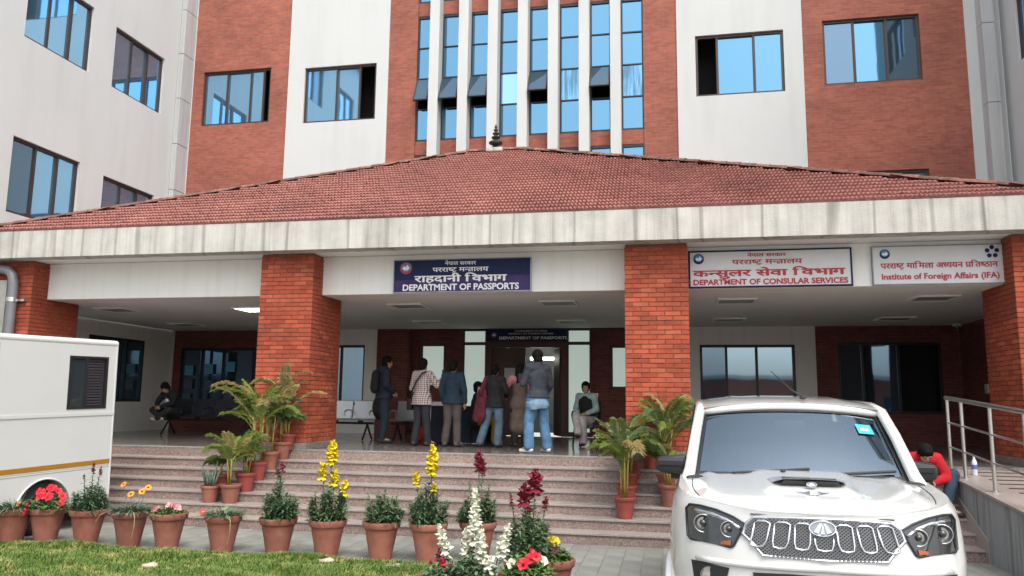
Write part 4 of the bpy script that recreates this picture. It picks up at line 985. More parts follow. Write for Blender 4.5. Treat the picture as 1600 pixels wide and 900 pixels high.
# bumper: sculpted crease bar, air intake, plate
patch('air_intake', [(-.40,.876),(-.2,.886),(.2,.886),(.40,.876),(.36,.66),(-.36,.66)], BLKP, .012, depth=.03)
m_ = MB(); m_.bev(-.26, .26, -.035, -.022, .72, .845, .004); link('number_plate', m_, INK_W, suv)
m_ = MB(); m_.tube([(u, sv(u, .93)-.002+abs(u)*.0, .925-.025*abs(u)) for u in [-.72+.09*k for k in range(17)]], .020, 8); link('bumper_crease', m_, PEARL, suv, smooth=True)
patch('skid_plate', [(-.5,.44),(.5,.44),(.44,.33),(-.44,.33)], M('skid_silver', (.4,.4,.4), .4, .6), .02, depth=.03)
def rim_u(v):
    if v >= .75: return HW*.93
    lo, hi = 0., HW
    for _ in range(40):
        q = (lo+hi)/2
        if sv(q, 1.225)-.02*(1-(q/HW)**2) < v: lo = q
        else: hi = q
    return max(.02, .93*lo)
def hood_at(u, v):
    uj = rim_u(v); f_ = max(0, 1-(abs(u)/uj)**8); return (1.225+hoodz(v)-1.205)*(1-f_)+bonnet_z(u, v, uj)*f_
# shut lines round the bonnet and down to the bumper
for s in (-1, 1):
    m_ = MB(); m_.tube([(s*u, v, hood_at(u, v)) for (u, v) in [(.70, .42), (.72, .5), (.735, .6), (.745, .7), (.75, .8), (.752, .9), (.75, 1.0), (.745, 1.1)]], .004, 5); link('shut_line', m_, MESHM, suv)
m_ = MB(); m_.tube([(u, sv(u, 1.213)-.002, 1.213-.012*(u/.4)**2) for u in [-.40+.05*k for k in range(17)]], .004, 5); link('shut_line', m_, MESHM, suv)
# bonnet scoop slot and ornament
def hp(u, v, up=0): return (u, v, hood_at(u, v)+up)
m_ = MB(); A_ = [(-.185, .50), (.185, .50), (.165, .60), (-.165, .60)]
vs0, zt = .47, None
m_.add([hp(-.19,.555,.006), hp(.19,.555,.006), hp(.165,.53,.040), hp(-.165,.53,.040), hp(-.19,.62,.004), hp(.19,.62,.004), hp(.165,.63,.042), hp(-.165,.63,.042)], [(0,1,2,3),(4,5,6,7)])
link('scoop_slot', m_, BLKP, suv)
m_ = MB(); lip = [hp(-.23,.66,.004), hp(-.2,.56,.034), hp(-.17,.525,.048), hp(0,.52,.052), hp(.17,.525,.048), hp(.2,.56,.034), hp(.23,.66,.004)]
bk = [hp(-.25,.80,.003), hp(-.21,.84,.006), hp(-.15,.86,.008), hp(0,.87,.008), hp(.15,.86,.008), hp(.21,.84,.006), hp(.25,.80,.003)]
m_.add(lip+bk, [(i, i+1, 8+i, 7+i) for i in range(6)]); link('scoop_hood', m_, PEARL, suv, smooth=True)
badge(0, hp(0,.5)[2]+.030, .505, .034, .016, suv, .3)
m_ = MB(); zz = hp(0,.42)[2]+.004
m_.add([(-.11,.46,zz+.012),(-.05,.44,zz+.014),(-.02,.42,zz+.024),(.02,.42,zz+.024),(.05,.44,zz+.014),(.11,.46,zz+.012),(.05,.425,zz+.004),(.02,.40,zz+.002),(-.02,.40,zz+.002),(-.05,.425,zz+.004)], [(0,1,9),(1,2,8,9),(2,3,7,8),(3,4,6,7),(4,5,6)]); link('bonnet_ornament', m_, CHROME, suv)
# cabin
def cab(u, v, z): return (u, v, z)
A0, A1 = (.745, 1.19, 1.335), (.665, 1.80, 1.825)     # A pillar foot and head
roofz = lambda u, v: 1.865+.085*(1-math.exp(-(v-1.78)*2.2))-.05*(abs(u)/.70)**2.6-max(0, v-3.9)*.12
rb = MB(); NR = 21; vsr = [1.78, 1.82, 1.9, 2.05, 2.3, 2.7, 3.2, 3.7, 4.0, 4.2, 4.28]
def roofhw(v): return .695-.02*max(0, (v-3.6))
for v in vsr:
    for k in range(NR):
        u = roofhw(v)*(-1+2*k/(NR-1)); rib = .009*sum(math.exp(-((u-c)/.02)**2) for c in (-.42, -.17, .17, .42))*min(1, max(0, v-1.98)/.1)
        rb.v.append((u, v, roofz(u, v)+rib))
for j in range(len(vsr)-1):
    for k in range(NR-1): rb.f.append((j*NR+k, j*NR+k+1, (j+1)*NR+k+1, (j+1)*NR+k))
link('roof_panel', rb, PEARL, suv, smooth=40)
# front header and side rails
m_ = MB(); m_.tube([(u, 1.775-.0*abs(u)+.05*(u/.68)**2, 1.838-.045*(u/.68)**2) for u in [-.68+.085*k for k in range(17)]], .034, 8); link('header_rail', m_, PEARL, suv, smooth=True)
for s in (-1, 1):
    m_ = MB(); m_.tube([(s*.80, 1.10, 1.27), (s*.775, 1.22, 1.36), (s*.73, 1.52, 1.62), (s*.695, 1.80, 1.80), (s*.70, 2.2, 1.845), (s*.70, 3.0, 1.865), (s*.69, 3.8, 1.86), (s*.67, 4.28, 1.80), (s*.72, 4.36, 1.45), (s*.75, 4.36, 1.25)], [.05, .045, .042, .042, .04, .04, .04, .04, .045, .05], 8); link('pillar_rail', m_, PEARL, suv, smooth=True)
    m_ = MB(); m_.add([(s*.80,1.24,1.31),(s*.80,4.28,1.31),(s*.69,4.2,1.80),(s*.70,3.0,1.845),(s*.70,1.85,1.80)], [(0,1,2,3,4)]); link('side_window', m_, SIDEG, suv)
    for vv in (2.25, 3.25): m_ = MB(); m_.tube([(s*.812, vv, 1.30), (s*.712, vv+.02, 1.85)], .035, 6); link('door_pillar', m_, BLKP, suv)
    m_ = MB(); m_.tube([(s*.63, 2.0, 1.93), (s*.63, 2.1, 1.955), (s*.63, 3.7, 1.96), (s*.63, 3.85, 1.92)], .014, 6)
    # mirror
    mu = .915 if s < 0 else .84
    mr = MB(); mr.bev(s*mu-.115, s*mu+.115, 1.30, 1.40, 1.30, 1.475, .035)
    mr.v = [(x+(.03*s if False else 0), y, z-(.03*(abs(x)-mu+.115)/.23 if z > 1.4 else -.035*(abs(x)-mu+.115)/.23)) for x, y, z in mr.v]; mo = link('door_mirror', mr, BLKP, suv, smooth=40)
    m_ = MB(); m_.tube([(s*.80, 1.36, 1.30), (s*.92, 1.36, 1.32)], .03, 8); link('mirror_arm', m_, BLKP, mo)
    m_ = MB(); m_.bev(s*mu-.095, s*mu+.09, 1.285, 1.302, 1.385, 1.43, .006); link('mirror_cap', m_, M('mirror_cap_grey', (.03,.032,.035), .2, .2), mo)
    # wheels, arches, sills, handles
    for vv in (.88, 3.55):
        m_ = MB(); m_.lathe([(.20,-.11),(.33,-.12),(.37,-.09),(.378,0),(.37,.09),(.33,.12),(.20,.11)], 28); m_.v = [(s*.80+zz, vv+a, .378+b) for a, b, zz in m_.v]; wl = link('wheel', m_, RUB, suv, smooth=40)
        m_ = MB(); m_.lathe([(.0,.03),(.05,.05),(.07,.03),(.17,.05),(.215,.1)], 24); m_.v = [(s*(.80+.115)+s*(zz-.08), vv+a, .378+b) for a, b, zz in m_.v]; link('rim', m_, M('alloy', (.5,.5,.5), .3, .8), wl, smooth=40)
        m_ = MB(); m_.tube([(s*.905, vv+.44*math.cos(q), .378+.44*math.sin(q)) for q in [math.pi*k/14 for k in range(15)]], .035, 8); link('arch_trim', m_, PEARL, suv, smooth=True)
        m_ = MB(); m_.prism([(vv+.43*math.cos(q), max(.30, .378+.43*math.sin(q))) for q in [-.18+(math.pi+.36)*k/18 for k in range(19)]], lambda a, b, d: (s*(.9075-d), a, b), 0, .01); link('arch_liner', m_, MESHM, suv)
    m_ = MB(); m_.bev(s*.93-.012, s*.93+.012, 1.5, 3.3, .62, .74, .006); link('side_cladding', m_, BLKP, suv)
    m_ = MB(); m_.tube([(s*.84, 1.16, 1.19), (s*.90, 1.3, 1.18)], .01, 4)
# windscreen: curved sheet with black surround
def wspt(a, b):
    # a in -1..1 across, b 0..1 up
    u = a*(.745*(1-b)+.665*b); v = 1.17*(1-b)+1.765*b-.0+.07*abs(a)**2.2-.02*math.sin(math.pi*b); z = 1.325*(1-b)+1.825*b-.045*abs(a)**2.2*b
    return (u, v, z)
m_ = MB(); na, nb = 24, 12
for j in range(nb+1):
    for k in range(na+1): m_.v.append(wspt(-1+2*k/na, j/nb))
for j in range(nb):
    for k in range(na): m_.f.append((j*(na+1)+k, j*(na+1)+k+1, (j+1)*(na+1)+k+1, (j+1)*(na+1)+k))
ws = link('windscreen', m_, WS, suv, smooth=True)
m_ = MB(); off = lambda p: (p[0], p[1]-.006, p[2]+.004)
for (a0, a1, b0, b1) in ((-1, 1, 0, .06), (-1, 1, .95, 1), (-1, -.955, .06, .95), (.955, 1, .06, .95)):
    for q in range(16):
        t0, t1 = q/16, (q+1)/16
        if a1-a0 > .5: m_.add([off(wspt(a0+(a1-a0)*t0, b0)), off(wspt(a0+(a1-a0)*t1, b0)), off(wspt(a0+(a1-a0)*t1, b1)), off(wspt(a0+(a1-a0)*t0, b1))], [(0,1,2,3)])
        else: m_.add([off(wspt(a0, b0+(b1-b0)*t0)), off(wspt(a1, b0+(b1-b0)*t0)), off(wspt(a1, b0+(b1-b0)*t1)), off(wspt(a0, b0+(b1-b0)*t1))], [(0,1,2,3)])
link('glass_border', m_, BLKP, ws)
for (a, b, L_) in ((-.62, .03, .72), (.12, .03, .78)):
    m_ = MB(); P_ = [(lambda p: (p[0], p[1]-.022, p[2]+.014))(wspt(a+L_*q, b+.085*q)) for q in (0, .25, .5, .75, 1.)]; m_.tube(P_, .012, 6); m_.tube([P_[0], (P_[0][0]+.02, P_[0][1]-.03, P_[0][2]-.02)], .015, 6); link('wiper', m_, BLKP, suv)
m_ = MB(); P_ = [wspt(.70, .66), wspt(.86, .66), wspt(.85, .80), wspt(.69, .80)]; m_.add([(p[0], p[1]-.010, p[2]+.006) for p in P_], [(0,1,2,3)]); link('windscreen_sticker', m_, M('teal_sticker', (.03,.42,.50), .5, 0, .1), suv)
m_ = MB(); P_ = [wspt(.73, .70), wspt(.81, .70), wspt(.81, .74), wspt(.73, .74)]; m_.add([(p[0], p[1]-.013, p[2]+.008) for p in P_], [(0,1,2,3)]); link('sticker_mark', m_, INK_W, suv)
m_ = MB(); m_.bev(-.80, .80, 1.02, 1.20, 1.255, 1.335, .02); link('cowl', m_, BLKP, suv)
m_ = MB(); m_.box(-.76, .76, 4.30, 4.33, 1.3, 1.78); link('rear_window', m_, SIDEG, suv)
m_ = MB(); m_.box(-.78, .78, 1.25, 4.3, .70, .76); link('cabin_floor', m_, BLKP, suv)
m_ = MB(); m_.bev(-.72, .72, 1.24, 1.62, 1.10, 1.30, .05); link('dashboard', m_, BLKP, suv, smooth=40)
SEAT = M('seat_cloth', (.12, .085, .078), .8, 0, .2)
for sx in (-.36, .36):
    m_ = MB(); m_.bev(sx-.24, sx+.24, 2.25, 2.42, .95, 1.52, .06); m_.bev(sx-.24, sx+.24, 1.85, 2.4, .85, 1.0, .05); so_ = link('front_seat', m_, SEAT, suv, smooth=40)
    m_ = MB(); m_.bev(sx-.12, sx+.12, 2.30, 2.40, 1.55, 1.72, .04); link('headrest', m_, SEAT, so_, smooth=40)
m_ = MB(); m_.bev(-.62, .62, 3.2, 3.38, .9, 1.5, .06); link('rear_seat', m_, SEAT, suv, smooth=40)
m_ = MB(); m_.tube([(.36+.18*math.cos(q), 1.72-.05*math.sin(q), 1.26+.17*math.sin(q)) for q in [2*math.pi*k/24 for k in range(26)]], .016, 6, False); m_.tube([(.36, 1.70, 1.26), (.36, 1.55, 1.2)], .05, 8); link('steering_wheel', m_, BLKP, suv, smooth=True)
m_ = MB(); m_.bev(-.12, .12, 1.74, 1.77, 1.66, 1.735, .015); link('inside_mirror', m_, BLKP, suv, smooth=40)
m_ = MB(); m_.tube([(.13, 1.93, 1.925), (.05, 2.0, 1.98), (-.10, 2.12, 2.14)], [.008, .006, .003], 6); m_.ell((.13, 1.93, 1.915), (.03, .04, .015), 10, 6); link('roof_antenna', m_, BLKP, suv, smooth=True)
for u in (-.12,): m_ = MB(); m_.ell(hp(u, 1.08, .008), (.02, .015, .01), 8, 6); link('washer_jet', m_, BLKP, suv)

# ---------------------------------------------------------------- white van (box body, stripe, round arch)
VW = M('van_white', (.60, .605, .585), .35, 0, .02, 1.5, coat=.4); VY = M('ochre_stripe', (.36, .17, .012), .5, 0, .05)
va = rad(7.0); van = thing('white_van', 'white box bodied van with ochre stripe parked beside the stairs', 'van', (-8.25, 10.70, 0), -va)
van.rotation_euler = (rad(1.3), 0, -va)     # tail sits slightly low
# local: x to the right of its flank (outwards), y away from the viewer; flank plane x=0, body to -x
VB, VT, VL = .36, 2.66, 6.2
def plate(u0, u1, z0, z1, x, th): q = MB(); q.bev(x-th, x, u0, u1, z0, z1, .006); return q
# flank with a round arch cut out
wc, wr = -1.12, .44
n = 24; arc = [(wc+wr*math.cos(math.pi-math.pi*k/n), .33+wr*math.sin(math.pi-math.pi*k/n)) for k in range(n+1)]
zs_ = .86
poly0 = [(-VL, VB), (wc-wr, VB)]+arc+[(wc+wr, VB), (0, VB), (0, zs_), (-VL, zs_)]
q = MB()
for xx in (0., -.04):
    q.add([(xx, -VL, VB), (xx, wc-wr, VB), (xx, wc-wr, zs_), (xx, -VL, zs_)], [(0,1,2,3)]); q.add([(xx, wc+wr, VB), (xx, 0, VB), (xx, 0, zs_), (xx, wc+wr, zs_)], [(0,1,2,3)])
    for (a, b), (c, d) in zip(arc, arc[1:]): q.add([(xx, a, b), (xx, c, d), (xx, c, zs_), (xx, a, zs_)], [(0,1,2,3)])
for (a, b), (c, d) in zip(arc, arc[1:]): q.add([(0, a, b), (0, c, d), (-.25, c, d), (-.25, a, b)], [(0,1,2,3)])
link('lower_side', q, VW, van, fix=True)
# upper flank with the window opening
wy0, wy1, wz0, wz1 = -.86, -.17, 1.70, 2.46
PV = lambda u, v, d: (-d, u, v)
link('upper_side', wall(PV, -VL, 0, zs_+.004, VT, [(wy0, wy1, wz0, wz1)], .06), VW, van)
m_ = MB(); m_.box(-.012, .010, -VL, -.002, 1.60, 1.645); link('waist_moulding', m_, VW, van)
m_ = MB(); m_.box(-.003, .004, -VL, -.03, .885, .95); link('ochre_stripe', m_, VY, van)
m_ = MB(); m_.box(-.003, .003, -VL, -.03, .835, .845); link('body_seam', m_, M('seam_grey', (.35,.36,.36), .5), van)
m_ = MB(); m_.bev(-.003, .006, -2.35, -2.10, 1.12, 1.34, .004); fp = link('filler_flap', m_, VW, van)
m_ = MB(); m_.tube([(.008, -2.13, 1.23), (.014, -2.13, 1.23)], .018, 10); link('flap_lock', m_, BLKP, fp)
for yy in (-1.95, -3.6): m_ = MB(); m_.box(-.003, .002, yy-.003, yy+.003, .97, 1.60); m_.box(-.003, .002, yy-.003, yy+.003, 1.645, VT-.06); link('panel_joint', m_, M('joint_grey', (.30,.30,.29), .6), van)
m_ = MB(); m_.tube([(-.045, -VL, VT), (-.045, 0, VT)], .055, 10); link('gutter', m_, VW, van, smooth=60)
m_ = MB(); m_.box(-2.1, -.041, -VL, 0, VT-.03, VT+.04); link('roof', m_, VW, van)
m_ = MB(); m_.box(-2.1, -.31, -.04, -.002, VB, VT-.03); m_.box(-2.1, -2.06, -VL, -.04, VB, VT-.03); link('end_panel', m_, VW, van)
m_ = MB(); m_.tube([(-.02, -.012, VB), (-.02, -.012, VT)], .028, 8); link('corner_post', m_, VW, van, smooth=60)
f = MB(); e_ = .035
for (a, b, c, d) in ((wy0, wy1, wz0, wz0+e_), (wy0, wy1, wz1-e_, wz1), (wy0, wy0+e_, wz0+e_, wz1-e_), (wy1-e_, wy1, wz0+e_, wz1-e_), (-.58, -.54, wz0+e_, wz1-e_)): pbox(f, PV, a, b, c, d, -.008, .04)
wf = link('window', f, BLKP, van); m_ = MB(); pbox(m_, PV, wy0+e_, -.58, wz0+e_, wz1-e_, .012, .02); link('pane', m_, SIDEG, wf)
m_ = MB(); pbox(m_, PV, -.54, wy1-e_, wz0+e_, wz1-e_, .045, .05); link('shutter_back', m_, BLKP, wf)
sl = MB(); sl.box(-.035, -.02, -.52, wy1-.05, -.012, .012); slm = sl.mesh('slat'); slm.materials.append(M('slat_grey', (.05,.045,.055), .5))
for i in range(17):
    o = bpy.data.objects.new('slat', slm); COL.objects.link(o); o.parent = wf; o.location = (0, 0, wz0+.06+.04*i); o.rotation_euler = (0, 0, 0)
m_ = MB(); m_.box(-.6, -.30, wc-.5, wc+.5, .25, .84); link('wheel_housing', m_, MESHM, van)
m_ = MB(); m_.tube([(.004, a, b) for a, b in arc], .014, 6); link('arch_lip', m_, VW, van, smooth=True)
m_ = MB(); m_.lathe([(.19,-.11),(.32,-.115),(.355,-.09),(.36,0),(.355,.09),(.32,.115),(.19,.11)], 28); m_.v = [(-.17+zz, wc+a, .375+b) for a, b, zz in m_.v]; wl = link('wheel', m_, RUB, van, smooth=40)
m_ = MB(); m_.lathe([(.001,.0),(.06,.01),(.08,-.03),(.15,-.02),(.20,.09)], 24); m_.v = [(-.15+zz, wc+a, .375+b) for a, b, zz in m_.v]; link('rim', m_, M('steel_rim', (.42,.42,.41), .4, .6), wl, smooth=40)
m_ = MB()
for q in range(5): a = 2*math.pi*q/5; m_.ell((-.165, wc+.115*math.cos(a), .375+.115*math.sin(a)), (.01,.022,.022), 8, 6)
link('rim_hole', m_, MESHM, wl)
m_ = MB(); m_.box(-2.0, -.06, -VL+.1, -.1, .28, .355); link('chassis', m_, BLKP, van)
m_ = MB(); m_.lathe([(.19,-.11),(.32,-.115),(.355,-.09),(.36,0),(.355,.09),(.32,.115),(.19,.11)], 20); m_.v = [(-1.9+zz, wc+a, .375+b) for a, b, zz in m_.v]; link('wheel', m_, RUB, van, smooth=40)
for xx in (-.17, -1.9):
    m_ = MB(); m_.lathe([(.19,-.11),(.32,-.115),(.355,-.09),(.36,0),(.355,.09),(.32,.115),(.19,.11)], 20); m_.v = [(xx+zz, -4.9+a, .48+b) for a, b, zz in m_.v]; link('wheel', m_, RUB, van, smooth=40)
# ---------------------------------------------------------------- people
def capsule(mb, p, q, r0, r1, wide=None, fw_=1., fd=1., n=12):
    # tapered limb with round ends; wide = direction of the broad axis
    p, q = Vector(p), Vector(q); d = q-p; L_ = d.length
    if L_ < 1e-6: return
    t = d/L_; a = (Vector(wide) if wide else t.orthogonal()); a = (a-t*a.dot(t)).normalized(); c = t.cross(a)
    rings = []
    for k in range(4): th = math.pi/2*k/4; rings.append((-r0*math.cos(th), r0*math.sin(th)))
    for k in range(5): f_ = k/4; rings.append((L_*f_, r0+(r1-r0)*f_))
    for k in range(1, 5): th = math.pi/2*k/4; rings.append((L_+r1*math.sin(th), r1*math.cos(th)))
    b = len(mb.v)
    for s, r in rings:
        for k in range(n):
            ang = 2*math.pi*k/n; mb.v.append(tuple(p+t*s+a*(math.cos(ang)*r*fw_)+c*(math.sin(ang)*r*fd)))
    m = len(rings)
    for i in range(m-1):
        for k in range(n): mb.f.append((b+i*n+k, b+i*n+(k+1) % n, b+(i+1)*n+(k+1) % n, b+(i+1)*n+k))
    mb.f.append(tuple(b+k for k in range(n))[::-1]); mb.f.append(tuple(b+(m-1)*n+k for k in range(n)))
def fuse(name, mb, mat, parent, voxel=.011, it=3, wrinkle=0.):
    # one continuous surface from overlapping limbs
    me = mb.mesh(name); o = bpy.data.objects.new(name, me); COL.objects.link(o)
    r = o.modifiers.new('r', 'REMESH'); r.mode = 'VOXEL'; r.voxel_size = voxel; r.use_smooth_shade = True
    s = o.modifiers.new('s', 'SMOOTH'); s.factor = .5; s.iterations = it
    if wrinkle:
        tx = bpy.data.textures.get('folds') or bpy.data.textures.new('folds', 'CLOUDS'); tx.noise_scale = .11; tx.noise_depth = 2
        d = o.modifiers.new('d', 'DISPLACE'); d.texture = tx; d.strength = wrinkle; d.mid_level = .5
    me2 = bpy.data.meshes.new_from_object(o.evaluated_get(bpy.context.evaluated_depsgraph_get())); me2.name = name
    bpy.data.objects.remove(o); bpy.data.meshes.remove(me); me2.materials.clear(); me2.materials.append(mat)
    for p in me2.polygons: p.use_smooth = True
    o = bpy.data.objects.new(name, me2); COL.objects.link(o); o.parent = parent
    return o
SKIN = M('skin', (.36, .20, .135), .55, 0, .08, 12); SKIN2 = M('skin_warm', (.44, .25, .17), .55, 0, .08, 12); HAIRM = M('black_hair', (.010, .0085, .008), .75, 0, .3, 60, spec=.08)
def mv(a, b, t): return tuple(a[i]+(b[i]-a[i])*t for i in range(3))
STAND = dict(pel=(0,0,.93), wai=(0,.0,1.06), che=(0,0,1.27), nec=(0,-.005,1.45), hea=(0,.02,1.585), sL=(-.168,0,1.395), sR=(.168,0,1.395), eL=(-.222,-.03,1.12), eR=(.222,-.03,1.12), wL=(-.225,.06,.89), wR=(.225,.06,.89),
    hL=(-.09,0,.90), hR=(.09,0,.90), kL=(-.10,.02,.49), kR=(.10,.02,.49), aL=(-.11,-.03,.09), aR=(.11,-.03,.09), tL=(-.125,.13,.035), tR=(.125,.13,.035))
def person(label, loc, rz, H=1.68, pose=None, top=None, bottom=None, shoes=None, hair='short', skin=None, female=False, sleeves=True, topgrow=.022, hem=.86, headyaw=0, headtilt=0, fist=(0, 0)):
    J = dict(STAND); J.update(pose or {}); s = H/1.70
    J = {k: tuple(c*s for c in v) for k, v in J.items()}
    t = thing('person', label, 'person', loc, rz); sk = skin or SKIN; V = Vector
    X = (V(J['sR'])-V(J['sL'])).normalized(); tw = (.92 if female else 1.)
    def torso(mb, g, low=True):
        capsule(mb, J['pel'], J['wai'], .122*s+g, (.108 if female else .116)*s+g, X, 1.22, .88)
        capsule(mb, J['wai'], J['che'], (.105 if female else .114)*s+g, .128*s*tw+g, X, 1.20, .86)
        capsule(mb, J['che'], mv(J['che'], J['nec'], .55), .125*s*tw+g, .095*s+g, X, 1.25, .80)
        for q in ('sL', 'sR'): capsule(mb, mv(J['che'], J['nec'], .62), J[q], .068*s+g, .058*s+g)
    def arms(mb, g, end=1.):
        for q in 'LR':
            capsule(mb, J['s'+q], J['e'+q], .056*s*tw+g, .043*s+g); 
            if end > 0: capsule(mb, J['e'+q], mv(J['e'+q], J['w'+q], end), .042*s+g, (.030+.006*(1-end))*s+g)
    def legs(mb, g, end=1., flare=0.):
        capsule(mb, J['hL'], J['hR'], .10*s+g, .10*s+g)
        capsule(mb, mv(J['hL'], J['hR'], .5), J['pel'], .115*s+g, .12*s+g, X, 1.2, .92)
        for q in 'LR':
            capsule(mb, J['h'+q], J['k'+q], .088*s+g, .058*s+g+flare*.4)
            capsule(mb, J['k'+q], mv(J['k'+q], J['a'+q], end), .056*s+g+flare*.4, (.040 if end > .9 else .048)*s+g+flare)
    # ---- body, head and hands in one surface
    b = MB(); torso(b, 0); arms(b, 0); legs(b, 0)
    nec, hea = V(J['nec']), V(J['hea'])
    capsule(b, mv(J['che'], J['nec'], .7), tuple(nec+(hea-nec)*.45), .060*s, .053*s)
    Rh = Matrix.Rotation(headyaw, 3, 'Z') @ Matrix.Rotation(headtilt, 3, 'X')
    def H_(p): return tuple(hea+Rh @ (V(p)*s))
    b.ell(H_((0, -.008, .022)), (.076*s, .094*s, .095*s), 14, 10, Rh); b.ell(H_((0, .022, -.045)), (.058*s, .068*s, .075*s), 12, 8, Rh)
    b.ell(H_((0, .088, -.012)), (.012*s, .018*s, .026*s), 8, 6, Rh); b.ell(H_((0, .076, -.062)), (.026*s, .014*s, .012*s), 8, 6, Rh)
    for q in (-1, 1): b.ell(H_((q*.077, -.006, -.005)), (.012*s, .022*s, .032*s), 8, 6, Rh); b.ell(H_((q*.03, .074, .028)), (.024*s, .012*s, .008*s), 8, 6, Rh)
    for qi, q in enumerate('LR'):
        w, e = V(J['w'+q]), V(J['e'+q]); d = (w-e).normalized(); side = X*(-1 if q == 'L' else 1); nn = d.cross(V((0, 0, 1))) if abs(d.z) < .9 else X.copy()
        across = nn.cross(d).normalized() if abs(d.z) < .9 else V((0, 1, 0)) if abs(X.y) < .7 else V((1, 0, 0))
        across = (across-d*across.dot(d)).normalized(); palmn = d.cross(across)
        curl = palmn*(-1 if palmn.dot(X*(1 if q == 'L' else -1)) < 0 else 1)
        capsule(b, tuple(w), tuple(w+d*.085*s), .032*s, .040*s, across, 1.1, .55); k_ = w+d*.085*s
        bend = .45+fist[qi]
        for fi_, (o_, ln) in enumerate(((-.030, .062), (-.010, .074), (.010, .070), (.029, .056))):
            p0 = k_+across*o_*s; p1 = p0+(d*math.cos(bend*.6)+curl*math.sin(bend*.6))*ln*.5*s; p2 = p1+(d*math.cos(bend*1.6)+curl*math.sin(bend*1.6))*ln*.5*s
            capsule(b, tuple(p0), tuple(p1), .0095*s, .009*s, n=8); capsule(b, tuple(p1), tuple(p2), .009*s, .0075*s, n=8)
        th = w+d*.02*s-across*.028*s; th1 = th+(d*.7-across*.6+curl*.3).normalized()*.04*s; th2 = th1+(d*.9-across*.1+curl*.4).normalized()*.03*s
        capsule(b, tuple(th), tuple(th1), .013*s, .011*s, n=8); capsule(b, tuple(th1), tuple(th2), .011*s, .008*s, n=8)
    for q in 'LR': capsule(b, J['a'+q], J['t'+q], .042*s, .034*s)
    fuse('body', b, sk, t, .0095, 2)
    for q in (-1, 1):
        m_ = MB(); m_.ell(H_((q*.029, .079, .008)), (.011*s, .008*s, .007*s), 8, 6, Rh); link('eye', m_, M('eye_dark', (.02, .015, .012), .2) if 'eye_dark' not in bpy.data.materials else bpy.data.materials['eye_dark'], t, smooth=True)
    # ---- hair
    h = MB(); h.ell(H_((0, -.020, .042)), (.093*s, .106*s, .100*s), 14, 10, Rh); h.ell(H_((0, -.050, -.022)), (.083*s, .072*s, .092*s), 12, 8, Rh)
    h.ell(H_((0, .040, .088)), (.062*s, .050*s, .034*s), 10, 8, Rh)
    for q in (-1, 1): h.ell(H_((q*.070, -.016, .022)), (.024*s, .048*s, .058*s), 8, 6, Rh)
    if hair == 'long':
        for q in (-.05, 0, .05): capsule(h, H_((q, -.07, .02)), H_((q*1.3, -.10, -.26)), .055*s, .040*s)
        for q in (-1, 1): capsule(h, H_((q*.075, -.02, .03)), H_((q*.085, -.02, -.14)), .028*s, .024*s)
    if hair == 'bun': h.ell(H_((0, -.125, .02)), (.05*s, .045*s, .05*s), 10, 8, Rh)
    fuse('hair', h, HAIRM, t, .010, 2, .012)
    # ---- clothes
    if bottom:
        m_ = MB(); legs(m_, .020, .96, bottom.get('flare', .012)); 
        fuse(bottom.get('name', 'trousers'), m_, bottom['mat'], t, .012, 3, .016)
    if top:
        m_ = MB(); torso(m_, topgrow); 
        if sleeves: arms(m_, topgrow-.002, .93)
        else: 
            for q in 'LR': capsule(m_, J['s'+q], mv(J['s'+q], J['e'+q], .75), .058*s+topgrow, .05*s+topgrow)
        capsule(m_, J['pel'], (J['pel'][0], J['pel'][1], J['pel'][2]-(.93-hem)*s if 'pel' not in (pose or {}) else J['pel'][2]-.01), .134*s+topgrow, .146*s+topgrow, X, 1.36, 1.02)
        zl = (hem-.005)*s if pose is None or 'pel' not in pose else -9
        if not top.get('tails'): m_.v = [(x, y, max(z, zl)) for x, y, z in m_.v]
        if top.get('collar'): capsule(m_, mv(J['che'], J['nec'], .8), mv(J['nec'], J['hea'], .18), .082*s, .076*s)
        if top.get('hood'): m_.ell(tuple(V(J['nec'])+V((0, -.075, -.03))*s), (.11*s, .06*s, .08*s), 12, 8)
        if top.get('tails'): capsule(m_, J['pel'], (J['pel'][0], J['pel'][1], top['tails']*s), .150*s, .19*s, X, 1.15, .85)
        fuse(top.get('name', 'jacket'), m_, top['mat'], t, .012, 3, .02)
    if shoes:
        for q in 'LR':
            m_ = MB(); a, b2 = V(J['a'+q]), V(J['t'+q]); f_ = (b2-a); f_.z = 0; f_.normalize()
            capsule(m_, tuple(a-f_*.035*s+V((0, 0, -.035*s))), tuple(b2), .048*s, .038*s, f_.cross(V((0, 0, 1))), 1.0, .95)
            capsule(m_, tuple(a), tuple(a+V((0, 0, -.03*s))), .048*s, .05*s)
            zmin = min(J['t'+q][2], J['a'+q][2]-.06*s)-.036*s
            m_.v = [(x, y, max(z, zmin)) for x, y, z in m_.v]
            fuse('shoe', m_, shoes, t, .010, 2)
    return t, J, s
CL = lambda n, c, r=.85, v=.25, sc=9: M(n, c, r, 0, v, sc, .004, 60)
